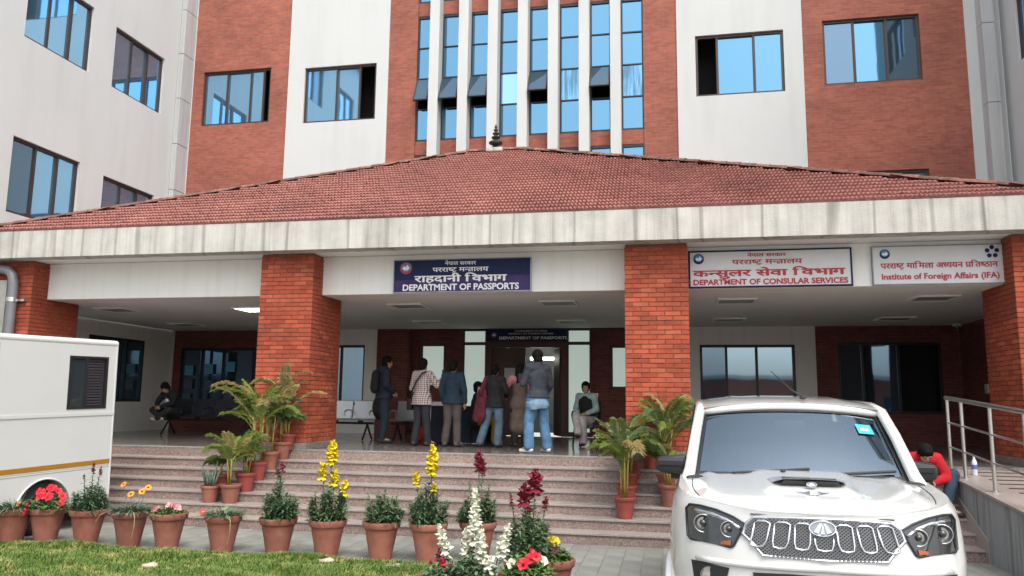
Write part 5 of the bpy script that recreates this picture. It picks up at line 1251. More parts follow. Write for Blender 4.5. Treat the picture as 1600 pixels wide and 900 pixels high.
def plaid():
    m, N, L, B = newmat('chequered_cotton'); co = objco(N); sp = N.new('ShaderNodeSeparateXYZ'); L.new(co, sp.inputs[0]); outs = []
    for i, f_ in ((0, 26.), (2, 26.)):
        mu = N.new('ShaderNodeMath'); mu.operation = 'MULTIPLY'; mu.inputs[1].default_value = f_; L.new(sp.outputs[i], mu.inputs[0])
        fr = N.new('ShaderNodeMath'); fr.operation = 'FRACT'; L.new(mu.outputs[0], fr.inputs[0])
        gt = N.new('ShaderNodeMath'); gt.operation = 'GREATER_THAN'; gt.inputs[1].default_value = .68; L.new(fr.outputs[0], gt.inputs[0]); outs.append(gt.outputs[0])
    ad = N.new('ShaderNodeMath'); L.new(outs[0], ad.inputs[0]); L.new(outs[1], ad.inputs[1])
    hf = N.new('ShaderNodeMath'); hf.operation = 'MULTIPLY'; hf.inputs[1].default_value = .5; L.new(ad.outputs[0], hf.inputs[0])
    r = ramp(N, [(0, (.55, .50, .46)), (.5, (.26, .17, .16)), (1, (.09, .05, .05))]); L.new(hf.outputs[0], r.inputs[0]); L.new(r.outputs[0], B.inputs['Base Color']); B.inputs['Roughness'].default_value = .9; return m
JEAN = CL('blue_denim', (.07, .16, .27), .9, .35, 7); JEAN_D = CL('dark_denim', (.018, .026, .042)); JEAN_G = CL('faded_denim', (.10, .15, .20), .9, .3)
WSH = CL('white_trainer', (.66, .65, .60), .6, .06); BSH = CL('black_trainer', (.03, .03, .032), .6, .2)
Z = FZ+.003
# man in dark jacket with backpack, seen half from behind
t, J, s = person('man in dark jacket and jeans standing with a black backpack by the steel bench', (-5.62, 15.15, Z), rad(-62), 1.72, dict(eL=(-.24,.02,1.13), wL=(-.13,.16,1.0), eR=(.24,.0,1.13), wR=(.15,.16,.99), hea=(0,.045,1.575)),
    dict(mat=CL('navy_black_jacket', (.014, .020, .034)), hood=1, collar=1), dict(mat=JEAN_D), BSH)
bk = MB(); capsule(bk, (0, -.20, 1.10), (0, -.19, 1.34), .13, .11, (1, 0, 0), 1.15, .7)
fuse('backpack', bk, CL('backpack_black', (.010, .010, .011)), t, .012, 3)
# man in chequered shirt
t, J, s = person('man in white and maroon chequered shirt holding up a phone', (-4.62, 14.5, Z), rad(-20), 1.63, dict(eR=(.29,.10,1.18), wR=(.30,.30,1.33), eL=(-.24,-.02,1.12), wL=(-.17,.12,.98), aR=(.13,.05,.09), tR=(.19,.19,.035), aL=(-.13,-.05,.09), tL=(-.17,.10,.035)),
    dict(mat=plaid(), name='shirt'), dict(mat=CL('charcoal_trousers', (.022, .024, .03))), CL('dark_trainer', (.05, .045, .045), .6, .3), hem=.80)
m_ = MB(); m_.tube([(.17, .03, 1.40), (.10, -.14, 1.36), (-.02, -.17, 1.2), (-.13, -.15, 1.02), (-.2, -.06, .88)], .016, 6); m_.bev(-.30, -.19, -.10, .06, .66, .88, .02); link('shoulder_bag', m_, BLK, t, smooth=40)
ph = MB(); ph.bev(-.035, .035, -.005, .005, 0, .14, .003); po = link('phone', ph, BLK, None, loc=(-4.62+.33*1, 14.5+.30, Z+1.30)); tag(po, 'black phone held up by the man in the chequered shirt', 'phone')
# man in blue jacket
person('man in teal blue jacket and brown grey trousers facing the entrance', (-4.02, 14.5, Z), rad(-6), 1.60, dict(eL=(-.25,-.02,1.11), wL=(-.22,.06,.90), eR=(.26,-.03,1.10), wR=(.26,.02,.86), aL=(-.14,-.02,.09), tL=(-.18,.12,.035), aR=(.13,-.04,.09), tR=(.18,.10,.035)),
    dict(mat=CL('teal_jacket', (.012, .030, .050))), dict(mat=CL('brown_grey_trousers', (.085, .068, .062)), flare=.016), CL('grey_trainer', (.10, .095, .09), .6, .3), hem=.84)
# woman with maroon shawl
t, J, s = person('woman in black top and jeans with a maroon shawl over one shoulder', (-3.20, 14.45, Z), rad(-14), 1.52, dict(kL=(-.20,.03,.49), aL=(-.32,-.02,.09), tL=(-.38,.11,.035), aR=(.09,-.02,.09), kR=(.10,.03,.49), eR=(.25,.06,1.15), wR=(.17,.24,1.05), eL=(-.24,.05,1.13), wL=(-.12,.22,1.05)),
    dict(mat=CL('black_knit', (.012, .012, .014)), name='top'), dict(mat=JEAN_G, flare=.02), BSH, 'bun', None, True, hem=.82)
sh = MB(); capsule(sh, (-.15, -.03, 1.25), (-.22, -.07, 1.0), .068, .08, (0, 1, 0), 1.4, .6); capsule(sh, (-.22, -.07, 1.0), (-.27, -.09, .55), .085, .115, (1, 0, 0), 1.2, .5)
fuse('shawl', sh, CL('maroon_wool', (.11, .012, .025)), t, .012, 3, .03)
# woman in pink shawl and brown tunic
t, J, s = person('woman with long black hair in pink cardigan and long brown tunic', (-2.78, 14.75, Z), rad(28), 1.55, dict(eL=(-.33,-.02,1.20), wL=(-.22,.20,1.10), eR=(.24,.04,1.13), wR=(.10,.22,1.06)),
    dict(mat=CL('brown_tunic', (.13, .095, .075)), name='tunic', tails=.42), dict(mat=CL('black_leggings', (.012,.012,.013))), BSH, 'long', SKIN2, True)
sh = MB()
for q, p in (('sL', 'eL'), ('sR', 'eR')): capsule(sh, J[q], J[p], .085*s, .072*s)
capsule(sh, J['eL'], mv(J['eL'], J['wL'], .85), .07*s, .055*s); capsule(sh, mv(J['sL'], J['che'], .2), mv(J['sR'], J['che'], .2), .10*s, .10*s)
fuse('cardigan', sh, CL('pink_knit', (.42, .17, .17)), t, .012, 3, .02)
# foreground man at the top of the stairs
t, J, s = person('man in grey jacket and pale blue jeans with white shoes above the stairs', (-2.18, 13.22, Z), rad(38), 1.71, dict(eL=(-.25,.06,1.14), wL=(-.13,.26,1.16), eR=(.25,.02,1.12), wR=(.20,.16,.92), hL=(-.095,0,.90), kL=(-.14,.05,.49), aL=(-.17,-.02,.09), tL=(-.24,.13,.035), kR=(.13,.02,.49), aR=(.17,-.03,.09), tR=(.17,.14,.035), hea=(0,.035,1.58)),
    dict(mat=CL('slate_jacket', (.028, .033, .044)), collar=1), dict(mat=JEAN, flare=.028), WSH, topgrow=.024, skin=SKIN2, hem=.90)
sh = MB(); capsule(sh, (0, -.01, .93), (-.01, -.01, .80), .128, .168, (1, 0, 0), 1.28, 1.0); capsule(sh, (-.07, -.07, .80), (-.10, -.06, .70), .10, .085); sh.v = [(x, y, max(z, .72+.10*x)) for x, y, z in sh.v]
fuse('shirt_tail', sh, CL('chambray', (.15, .24, .33)), t, .012, 3, .012)
ph = MB(); ph.bev(-.035, .035, -.005, .005, 0, .14, .003); po = link('phone', ph, BLK, None, loc=(-2.52, 13.42, Z+1.18)); tag(po, 'dark phone in the hand of the man in pale jeans', 'phone')
# seated woman
SIT = dict(pel=(0,0,.52), wai=(0,.0,.66), che=(0,.02,.88), nec=(0,.03,1.06), hea=(0,.06,1.19), sL=(-.17,.02,1.01), sR=(.17,.02,1.01), eL=(-.24,.04,.74), eR=(.24,.04,.74), wL=(-.10,.22,.66), wR=(.10,.24,.66), hL=(-.09,.04,.50), hR=(.09,.04,.50), kL=(-.11,.43,.52), kR=(.11,.43,.52), aL=(-.12,.42,.09), aR=(.12,.42,.09), tL=(-.13,.58,.035), tR=(.13,.58,.035))
t, J, s = person('woman in black waistcoat and pale green tunic seated on a chair', (-1.62, 15.86, Z), rad(160), 1.62, {**SIT, 'kR': (.02,.46,.60), 'aR': (-.10,.62,.26), 'tR': (-.13,.76,.22)},
    dict(mat=CL('pale_green_tunic', (.34, .45, .42)), name='tunic'), dict(mat=CL('pinkish_white_trousers', (.52, .45, .44)), flare=.02), BSH, 'bun', SKIN2, True, hem=.9, headyaw=rad(25))
sh = MB(); capsule(sh, J['pel'], J['wai'], .150*s, .142*s, (1, 0, 0), 1.2, .9); capsule(sh, J['wai'], J['che'], .142*s, .155*s, (1, 0, 0), 1.2, .86); capsule(sh, J['che'], mv(J['che'], J['nec'], .5), .152*s, .12*s, (1, 0, 0), 1.22, .82)
fuse('waistcoat', sh, CL('black_wool', (.012, .012, .013)), t, .012, 3, .015)
# seated clerk with folder
t, J, s = person('person in black top and mustard trousers seated holding a buff folder', (-3.74, 15.2, Z), rad(-75), 1.58, SIT, dict(mat=CL('black_jumper', (.014,.014,.016)), name='top'), dict(mat=CL('mustard_cloth', (.33, .20, .03)), flare=.025), BSH, 'short', SKIN, True)
fo = MB(); fo.bev(-.11, .11, -.01, .01, 0, .30, .003); fo2 = link('folder', fo, CL('buff_card', (.48,.43,.33), .7, .05), None, loc=(-3.58, 14.98, Z+.82)); fo2.rotation_euler = (rad(-12), rad(6), 0); tag(fo2, 'buff paper folder held by the seated person in mustard trousers', 'folder')
m_ = thing('stool', 'low black stool under the person in mustard trousers', 'stool', (-3.74, 15.2, Z)); q = MB(); q.lathe([(.001,.40),(.17,.40),(.18,.42),(.17,.44),(.001,.445)], 20); link('seat', q, BLK, m_)
for k in range(4): a = rad(45+90*k); q = MB(); q.tube([(.12*math.cos(a), .12*math.sin(a), .40), (.17*math.cos(a), .17*math.sin(a), 0)], .014, 6); link('leg', q, BLK, m_)
# man on the dark bench, feet drawn up, looking down
t, J, s = person('man in black hooded jacket sitting bent over on the dark bench', (-11.22, 16.5, Z), rad(165), 1.66, {**SIT, 'che': (0,.10,.86), 'nec': (0,.20,1.00), 'hea': (0,.29,1.09), 'sL': (-.17,.16,.96), 'sR': (.17,.16,.96), 'eL': (-.24,.28,.74), 'eR': (.24,.28,.74), 'wL': (-.06,.42,.66), 'wR': (.06,.42,.66), 'kL': (-.26,.36,.58), 'kR': (.26,.36,.58), 'aL': (.06,.40,.40), 'aR': (-.06,.38,.40), 'tL': (.16,.46,.38), 'tR': (-.16,.44,.38)},
    dict(mat=CL('black_hoodie', (.010,.012,.017)), hood=1), dict(mat=CL('dark_olive_trousers', (.018,.024,.018))), CL('pale_trainer', (.45,.44,.42), .6, .1), headtilt=rad(-38))
m_ = MB(); m_.bev(-.05, .05, .145, .22, .70, .96, .02); link('shirt_front', m_, INK_W, t)
# man in red sitting on the steps
rx, ry = 3.28, 11.98; zz = RS*5
t, J, s = person('man in red sweater and jeans sitting on the granite steps looking at his phone', (rx, ry, zz-.40+.002), rad(184), 1.74, dict(pel=(0,0,.52), wai=(0,.07,.62), che=(0,.22,.75), nec=(0,.36,.85), hea=(0,.47,.885), sL=(-.19,.31,.81), sR=(.19,.31,.81), eL=(-.29,.38,.58), eR=(.29,.38,.58), wL=(-.05,.50,.53), wR=(.07,.50,.53),
    hL=(-.10,.04,.50), hR=(.10,.04,.50), kL=(-.36,.36,.62), kR=(.20,.44,.66), aL=(-.20,.50,.205), aR=(.06,.54,.205), tL=(-.34,.60,.145), tR=(.02,.68,.145)),
    dict(mat=CL('red_fleece', (.42, .006, .014), .9, .12), name='sweater'), dict(mat=CL('mid_denim', (.022, .042, .072)), flare=.014), BSH, skin=SKIN2, headtilt=rad(-45), topgrow=.03)
ph = MB(); ph.bev(-.036, .036, -.07, .07, -.005, .005, .003); po = link('phone', ph, BLK, None, loc=(rx-.02, ry-.60, zz-.40+.56)); tag(po, 'black phone in the hands of the man in the red sweater', 'phone')
# ---------------------------------------------------------------- plants
def potmat():
    m, N, L, B = newmat('terracotta'); co = objco(N); oi = N.new('ShaderNodeObjectInfo')
    ad = N.new('ShaderNodeVectorMath'); ad.operation = 'ADD'; L.new(co, ad.inputs[0]); sc_ = N.new('ShaderNodeVectorMath'); sc_.operation = 'SCALE'; sc_.inputs['Scale'].default_value = 30.; 
    cb = N.new('ShaderNodeCombineXYZ'); L.new(oi.outputs['Random'], cb.inputs[0]); L.new(oi.outputs['Random'], cb.inputs[2]); L.new(cb.outputs[0], sc_.inputs[0]); L.new(sc_.outputs[0], ad.inputs[1])
    n1 = noise(N, L, 5, 6, ad.outputs[0], .65); r = ramp(N, [(.3, (.20, .072, .048)), (.5, (.29, .108, .072)), (.66, (.33, .135, .095)), (.82, (.42, .27, .21))]); L.new(n1.outputs['Fac'], r.inputs[0])
    rr = ramp(N, [(0, (.78,.76,.76)), (1, (1.1,1.06,1.05))]); L.new(oi.outputs['Random'], rr.inputs[0])
    L.new(mixc(N, L, r.outputs[0], rr.outputs[0], 1., 'MULTIPLY'), B.inputs['Base Color']); B.inputs['Roughness'].default_value = .85
    n2 = noise(N, L, 60, 4, co); bump(N, L, B, n2.outputs['Fac'], .003); return m
TERRA = potmat(); SOIL = M('potting_soil', (.045, .032, .022), .95, 0, .3, 30, .01)
def redpot(): return M('red_painted_pot', (.28, .055, .042), .6, 0, .18, 5, .002, 40, .15)
REDP = redpot()
def leafmat(name, col, sc=3., rough=.5):
    m, N, L, B = newmat(name); co = geopos(N); n1 = noise(N, L, 38, 3, co); oi = N.new('ShaderNodeObjectInfo')
    r = ramp(N, [(.25, tuple(c*.55 for c in col)), (.5, col), (.78, tuple(min(1, c*1.75) for c in col))]); L.new(n1.outputs['Fac'], r.inputs[0])
    rr = ramp(N, [(0, (.75,.8,.8)), (1, (1.25,1.15,1.))]); L.new(oi.outputs['Random'], rr.inputs[0])
    L.new(mixc(N, L, r.outputs[0], rr.outputs[0], 1., 'MULTIPLY'), B.inputs['Base Color']); B.inputs['Roughness'].default_value = rough
    B.inputs['Subsurface Weight'].default_value = 0; return m
G_SNAP = leafmat('snapdragon_leaf', (.085, .145, .075)); G_GREY = leafmat('grey_green_leaf', (.13, .18, .12)); G_PET = leafmat('petunia_leaf', (.07, .14, .035))
G_PALM = leafmat('palm_leaf', (.15, .20, .035)); G_PALM2 = leafmat('palm_leaf_dark', (.10, .15, .045)); G_DRY = leafmat('dry_palm_leaf', (.30, .24, .10)); G_CANE = M('palm_cane', (.34, .27, .05), .5, 0, .3, 12); G_ALOE = leafmat('aloe_leaf', (.15, .20, .16))
def fl(name, c): return M(name, c, .6, 0, .22, 40)
FY, FR, FD, FWH, FP, FO = fl('yellow_petal', (.66, .50, .015)), fl('scarlet_petal', (.58, .012, .03)), fl('dark_red_petal', (.16, .006, .022)), fl('ivory_petal', (.66, .65, .52)), fl('pink_petal', (.62, .12, .20)), fl('orange_petal', (.75, .27, .015))
def pot_prof(rt_, rb, h):
    return [(.001, 0), (rb, 0), (rb+(rt_*.86-rb)*.5, h*.41), (rt_*.875, h*.825), (rt_*.95, h*.83), (rt_*.98, h*.86), (rt_*1.02, h*.97), (rt_*1.0, h), (rt_*.93, h), (rt_*.90, h*.93), (.001, h*.90)]
def pot(t, rt_=.225, rb=.125, h=.44, mat=None):
    m_ = MB(); m_.lathe(pot_prof(rt_, rb, h), 28); o = link('pot', m_, mat or TERRA, t, smooth=35)
    m_ = MB(); n = 20; m_.add([(0, 0, h*.945)]+[(rt_*.905*math.cos(2*math.pi*k/n), rt_*.905*math.sin(2*math.pi*k/n), h*.925) for k in range(n)], [(0, 1+k, 1+(k+1) % n) for k in range(n)]); link('soil', m_, SOIL, t)
    return h*.92
def leaf(mb, p, d, n, L_, w_, fold=.15, droop=.3):
    # lanceolate leaf, two bent halves
    p = Vector(p); d = Vector(d).normalized(); s_ = d.cross(Vector((0,0,1))) if abs(d.z) < .97 else Vector((1,0,0)); s_.normalize(); u_ = s_.cross(d)
    q = p+d*L_*.5+u_*L_*.06; e = p+d*L_-u_*L_*droop
    mb.add([p, q+s_*w_+u_*w_*fold, q-s_*w_+u_*w_*fold, e, q], [(0, 4, 1), (0, 2, 4), (1, 4, 3), (4, 2, 3)])
def rdir(el0, el1):
    a = random.uniform(0, 2*math.pi); e = rad(random.uniform(el0, el1)); return Vector((math.cos(a)*math.cos(e), math.sin(a)*math.cos(e), math.sin(e)))
def floret(mb, p, d, r):
    # two-lipped flower: upper and lower lobes
    d = Vector(d).normalized(); p = Vector(p); s_ = d.cross(Vector((0,0,1))).normalized(); u_ = s_.cross(d)
    for a, o_ in ((.9, .45), (-.7, .5)):
        c = p+d*r*.8+u_*r*a*.8
        for sg in (-1, 1):
            k = c+s_*sg*r*.5; mb.add([p, k+s_*sg*r*.7+u_*r*.2*a, k+d*r*.75+u_*r*a*.7, c+d*r*.35+u_*r*a*.25, k-d*r*.1+u_*a*r*.9], [(0, 1, 2), (0, 2, 3), (0, 1, 4), (1, 2, 4)])
def snap_stem(fo, x, y, z, h, lean, leaves=34, L_=.085, bush=1.):
    top = Vector((x+lean[0], y+lean[1], z+h)); base = Vector((x, y, z)); path = [base+(top-base)*k/4+Vector((lean[0], lean[1], 0))*(-.5*(k/4)*(1-k/4)) for k in range(5)]
    fo.tube([tuple(p) for p in path], [.006, .0055, .005, .004, .003], 5)
    for k in range(leaves):
        f_ = (k+random.random())/leaves; p = base+(top-base)*f_*.97; d = rdir(5, 45); leaf(fo, p, d, None, L_*(1.15-.55*f_)*random.uniform(.75, 1.15)*bush, .0125*random.uniform(.8, 1.25), .2, random.uniform(.05, .4))
    return top, path
def spike(t, path_top, base, h, mat, r, dens=1.):
    m_ = MB(); n = int(h/.0125*dens); p0 = Vector(base); p1 = Vector(path_top)
    for k in range(n):
        f_ = (k+.5)/n; p = p0+(p1-p0)*f_; a = k*2.4+random.uniform(-.3, .3); el = rad(-5+35*f_); taper = (1-.55*f_**3)
        floret(m_, p, (math.cos(a)*math.cos(el), math.sin(a)*math.cos(el), math.sin(el)), r*taper*random.uniform(.65, 1.15))
    link('flower_spike', m_, mat, t)
def snapdragon(label, x, y, spec, nst=7, mat=TERRA, hmain=.42, z=0, sz=1., green=None, pots=True, group=None):
    # spec: (dx, dy, stem height, spike length, material, floret radius)
    t = thing('potted_snapdragon', label, 'potted plant', (x, y, z), random.uniform(0, 6) if False else 0, group); fo = MB()
    zt = pot(t, .225*sz, .125*sz, .44*sz, mat) if pots else .0
    for k in range(nst*3):
        a = random.uniform(0, 6.28); r = .19*sz*math.sqrt(random.random()); h = hmain*random.uniform(.55, 1.0)*(1.15-.62*(r/.19))
        snap_stem(fo, r*math.cos(a), r*math.sin(a), zt-.01, h, (.35*r*math.cos(a)*random.uniform(0, 1.2), .35*r*math.sin(a)*random.uniform(0, 1.2)), int(26+80*h), .12)
    for (dx, dy, h, sl, m_, r) in spec:
        top, path = snap_stem(fo, dx*.55, dy*.55, zt-.01, h, (dx*.45, dy*.45), int(70*h), .085)
        if m_:
            q = path[3]+(path[4]-path[3])*0; d = (top-Vector(path[0])).normalized(); spike(t, top+d*.02, top-d*sl, sl, m_, r)
    link('foliage', fo, green or G_SNAP, t); return t
def petunia(label, x, y, cols, nf, spread=.24, z=0, rr=.05, mound=.15, mat=TERRA, sz=1.):
    t = thing('potted_petunia', label, 'potted plant', (x, y, z)); zt = pot(t, .225*sz, .125*sz, .44*sz, mat); fo = MB()
    for k in range(420):
        a = random.uniform(0, 6.28); r = spread*math.sqrt(random.random()); zz = zt+mound*(1-(r/spread)**2)*random.uniform(.2, 1)+random.uniform(-.01, .02)
        leaf(fo, (r*math.cos(a), r*math.sin(a), zz), rdir(-10, 60), None, random.uniform(.05, .085), random.uniform(.014, .022), .2, .3)
    link('foliage', fo, G_PET, t)
    for k in range(nf):
        a = math.pi*(.90+1.2*((k*.618+random.uniform(-.05, .05)) % 1)); r = spread*random.choice([.2, .45, .65, .85, 1.05])*random.uniform(.9, 1.1); zz = zt+mound*(1.05-(r/spread)**2*.95)+.03
        d = Vector((math.cos(a)*.7+random.uniform(-.3,.3), math.sin(a)*.5-.6, .55+random.uniform(-.25,.25))).normalized(); s_ = d.cross(Vector((0,0,1))).normalized(); u_ = s_.cross(d); c = Vector((r*math.cos(a), r*math.sin(a), zz)); m_ = MB(); n = 20; R_ = rr*random.uniform(.85, 1.15)
        vs = [c-d*R_*.7]+[c+(s_*math.cos(2*math.pi*i/n)+u_*math.sin(2*math.pi*i/n))*R_*(1+.12*math.cos(5*2*math.pi*i/n))*q+d*(h_+.006*math.sin(7*i)) for q, h_ in ((.3, -.012), (1., 0)) for i in range(n)]
        m_.add(vs, [(0, 1+i, 1+(i+1) % n) for i in range(n)]+[(1+i, 1+n+i, 1+n+(i+1) % n, 1+(i+1) % n) for i in range(n)]); link('flower', m_, cols[k % len(cols)], t)
    return t
def gazania(label, x, y, flowers, z=0, dry=False):
    t = thing('potted_gazania', label, 'potted plant', (x, y, z)); zt = pot(t); fo = MB()
    for k in range(330):
        a = random.uniform(0, 6.28); r = .20*math.sqrt(random.random()); d = Vector((math.cos(a)*(.3+r*4), math.sin(a)*(.3+r*4), random.uniform(.2, 1.1)))
        leaf(fo, (r*.9*math.cos(a), r*.9*math.sin(a), zt), d, None, random.uniform(.12, .21), random.uniform(.007, .011), .25, random.uniform(.0, .5))
    link('foliage', fo, G_GREY, t)
    for (dx, dy, h, m1, R_) in flowers:
        m_ = MB(); m_.tube([(dx*.3, dy*.3, zt), (dx*.8, dy*.8, zt+h*.7), (dx, dy, zt+h)], .004, 5); sm = link('flower_stem', m_, G_GREY, t)
        m_ = MB(); c = Vector((dx, dy, zt+h)); d = Vector((random.uniform(-.4,.4), -.7, .6)).normalized(); s_ = d.cross(Vector((0,0,1))).normalized(); u_ = s_.cross(d)
        for k in range(13):
            a = 2*math.pi*k/13; e = s_*math.cos(a)+u_*math.sin(a); f_ = s_*math.cos(a+1.57)+u_*math.sin(a+1.57)
            m_.add([c, c+e*R_*.6+f_*R_*.19, c+e*R_+d*.004, c+e*R_*.6-f_*R_*.19], [(0, 1, 2, 3)])
        link('flower', m_, m1, t); m_ = MB(); m_.ell(tuple(c+d*.004), (R_*.26,)*3, 8, 6); link('flower_eye', m_, FD if m1 is not FR else FY, t)
    if dry:
        m_ = MB(); m_.tube([(.12, -.16, zt), (.2, -.22, zt+.05), (.235, -.245, zt+.0), (.24, -.25, zt-.12), (.20, -.23, zt-.26)], [.006,.006,.005,.005,.003], 5); stw = M('straw', (.34,.28,.14), .9); link('dry_stem', m_, stw, t); m_ = MB(); m_.tube([(-.15, -.12, zt), (-.22, -.16, zt+.04), (-.29, -.19, zt+.0), (-.34, -.2, zt-.09)], [.005,.005,.004,.003], 5); link('dry_stem', m_, stw, t)
    return t
def frond(fo, base, az, L_, el0, droop, wl=.24, n=22, roll=0):
    # arching rachis with paired leaflets
    pts = []; p = Vector(base); e = el0
    for k in range(9):
        pts.append(p.copy()); d = Vector((math.cos(az)*math.cos(e), math.sin(az)*math.cos(e), math.sin(e))); p = p+d*L_/8; e -= droop/8*(.5+k/5)
    fo.tube([tuple(q) for q in pts], [.009*(1-.08*k) for k in range(9)], 5)
    for k in range(n):
        f_ = .25+.75*(k+.5)/n; i = min(7, int(f_*8)); q = pts[i]+(pts[i+1]-pts[i])*(f_*8-i); d = (pts[i+1]-pts[i]).normalized(); s_ = d.cross(Vector((0,0,1))).normalized()
        for sg in (-1, 1):
            ll = wl*.85*(1-.55*abs(f_-.5)*1.4)*random.uniform(.75, 1.1); dd = (d*.62+s_*sg*.80+Vector((0,0,.45-random.uniform(0,.55)))).normalized()
            w_ = .0048*random.uniform(.8, 1.2); m1 = q+dd*ll*.5+Vector((0,0,.012)); e_ = q+dd*ll-Vector((0,0,ll*.28)); nn = dd.cross(s_).normalized(); ss = dd.cross(nn).normalized()
            fo.add([q, m1+ss*w_, e_, m1-ss*w_], [(0, 1, 2), (0, 2, 3)])
def palm(label, x, y, z, H, nf, dry=1, mat=REDP, rt_=.155, h=.27, lean=0, leafm=None, cane=.35, sz=1., group=None, az0=None):
    t = thing('potted_palm', label, 'potted plant', (x, y, z+.002)); zt = pot(t, rt_, rt_*.62, h, mat)
    for k in range(3):
        a = random.uniform(0, 6.28); m_ = MB(); b_ = Vector((.04*math.cos(a), .04*math.sin(a), zt)); m_.tube([tuple(b_), tuple(b_+Vector((.02*math.cos(a)+lean*.3, .02*math.sin(a), cane*H*.6))), tuple(b_+Vector((.05*math.cos(a)+lean*.7, .05*math.sin(a), cane*H)))], [.014, .012, .009], 7); link('cane', m_, G_CANE, t, smooth=True)
        for q in range(int(math.ceil(nf*1.6/3))):
            m2 = MB(); az = random.uniform(0, 6.28) if az0 is None or q % 2 else az0+random.uniform(-.6, .6); fh = random.uniform(.5, 1.)*cane*H
            frond(m2, b_+Vector((lean*.7*fh/(cane*H), 0, fh)), az, H*random.uniform(.36, .62), rad(random.uniform(55, 87)), rad(random.uniform(45, 115)), .21*sz*random.uniform(.8, 1.1))
            link('frond', m2, (G_DRY if (k+q) % 4 == 3 and dry else leafm or random.choice([G_PALM, G_PALM, G_PALM2])), t)
    return t

# row of pots along the lawn edge
PYR = 9.12
t = gazania('potted grey leaved gazania at the end of the row with one orange bloom', -8.26, 8.95, [(.15, -.1, .10, FO, .045), (.18, -.02, .26, None or FD, .018)])
petunia('pot overflowing with scarlet petunias in front of the van wheel', -7.91, PYR, [FR], 17, .26, rr=.046, mound=.25)
snapdragon('potted snapdragon in dark bud standing before the van tail', -7.31, PYR, [(-.11, 0, .46, .06, FD, .014), (.02, 0, .60, .10, FD, .02), (.13, 0, .56, .08, FD, .016)], 9, hmain=.50)
gazania('potted gazania with four orange blooms and grey leaves', -6.70, PYR, [(-.12, -.02, .36, FO, .045), (-.02, 0, .24, FO, .052), (.15, -.02, .28, FO, .05), (.22, 0, .33, FO, .048)], dry=True)
petunia('pot of small pink petunias between two gazanias', -6.16, PYR, [FP, fl('pale_pink_petal', (.7,.35,.36))], 6, .20, rr=.042, mound=.09)
gazania('potted gazania with a single red and yellow bloom and dry stalks', -5.41, PYR, [(-.26, -.04, .06, FR, .055)], dry=True)
snapdragon('bushy potted snapdragon with one small dark red head', -4.68, PYR, [(.02, -.02, .66, .06, FD, .032), (-.04, 0, .58, .04, FD, .026)], 9, hmain=.56)
snapdragon('tall yellow potted snapdragon with four spikes', -4.04, PYR, [(.02, 0, .92, .22, FY, .052), (-.10, 0, .66, .15, FY, .045), (.06, .02, .60, .16, FY, .045), (.20, 0, .46, .10, FY, .042)], 9, hmain=.56)
snapdragon('leafy potted snapdragon not yet in flower', -3.38, PYR+.05, [(-.05, 0, .38, .0, None, 0), (.03, 0, .40, .0, None, 0), (.13, 0, .34, .0, None, 0)], 9, hmain=.46)
snapdragon('yellow potted snapdragon with one long spike and two short heads', -2.81, PYR+.08, [(.03, 0, .90, .29, FY, .052), (-.17, 0, .58, .10, FY, .042), (.06, -.02, .46, .07, FY, .04)], 9, hmain=.56)
snapdragon('dark red potted snapdragon behind the white snapdragons', -2.27, 9.45, [(.0, 0, .84, .20, FD, .046), (.05, 0, .74, .14, FD, .03), (-.12, 0, .52, .0, None, 0), (.14, 0, .50, .0, None, 0)], 9, hmain=.46)
snapdragon('dark red potted snapdragon with broad grassy foliage by the pavement', -1.28, 7.30, [(.06, 0, .80, .15, FD, .052), (-.04, 0, .68, .15, FD, .052), (-.17, 0, .60, .10, FD, .018), (.16, 0, .58, .08, FD, .024)], 12, hmain=.56)
petunia('pot of yellow and dark pansies at the end of the row', -1.10, 7.56, [FY, FD, FY], 7, .17, rr=.042, mound=.16, sz=.95)
# nearer bed at the corner of the lawn
snapdragon('white snapdragon clump with tall ivory spikes at the lawn corner', -1.57, 6.42, [(-.0, 0, .72, .40, FWH, .040), (-.30, .02, .42, .20, FWH, .037), (.07, -.05, .40, .26, FWH, .040), (.27, .02, .44, .22, FWH, .038), (-.08, .03, .40, .24, FWH, .037), (.17, -.16, .22, .08, FWH, .04)], 10, hmain=.26)
snapdragon('low dark red snapdragon in bud beside the white clump', -1.86, 6.40, [(.0, 0, .24, .08, FD, .024), (.04, 0, .17, .06, FR, .024), (-.07, 0, .16, .06, FD, .018), (.11, 0, .15, .05, FD, .018)], 4, hmain=.14)
petunia('pot of bright red petunias beside the white snapdragons', -1.20, 6.78, [FR, FR, FWH], 9, .22, rr=.045, mound=.16)

# palms climbing the steps on both sides
def tread(k): return (10.8+TR*(k-1)+.15, RS*k) if k < 7 else (12.66, RS*7)
def step_xyz(x, k, dy=0): y, z = tread(k); return x, y+dy, z
t = thing('potted_aloe', 'small pot of upright aloe on a lower step', 'potted plant', (*step_xyz(-6.92, 2)[:2], RS*2+.002)); zt = pot(t, .15, .10, .25)
for k in range(9):
    a = random.uniform(0, 6.28); m_ = MB(); r = random.uniform(.01, .07); h = random.uniform(.2, .40); c = Vector((r*math.cos(a), r*math.sin(a), zt)); ln = Vector((r*1.6*math.cos(a), r*1.6*math.sin(a), h)); m_.tube([tuple(c), tuple(c+ln*.5), tuple(c+ln)], [.022, .018, .003], 6); link('spear_leaf', m_, G_ALOE, t, smooth=True)
palm('green potted palm lowest of the palms below the pillar, beside the aloe', *step_xyz(-6.58, 2), .15+1.0, 11, 1, TERRA, .165, .28, lean=.02, leafm=G_PALM)
palm('short shaded palm pot behind the aloe', *step_xyz(-6.92, 3), .55, 6, 0, REDP, .15, .24, leafm=G_PALM2)
palm('potted palm second up the steps below the pillar', *step_xyz(-6.50, 3), .85, 8, 1, REDP, .165, .28)
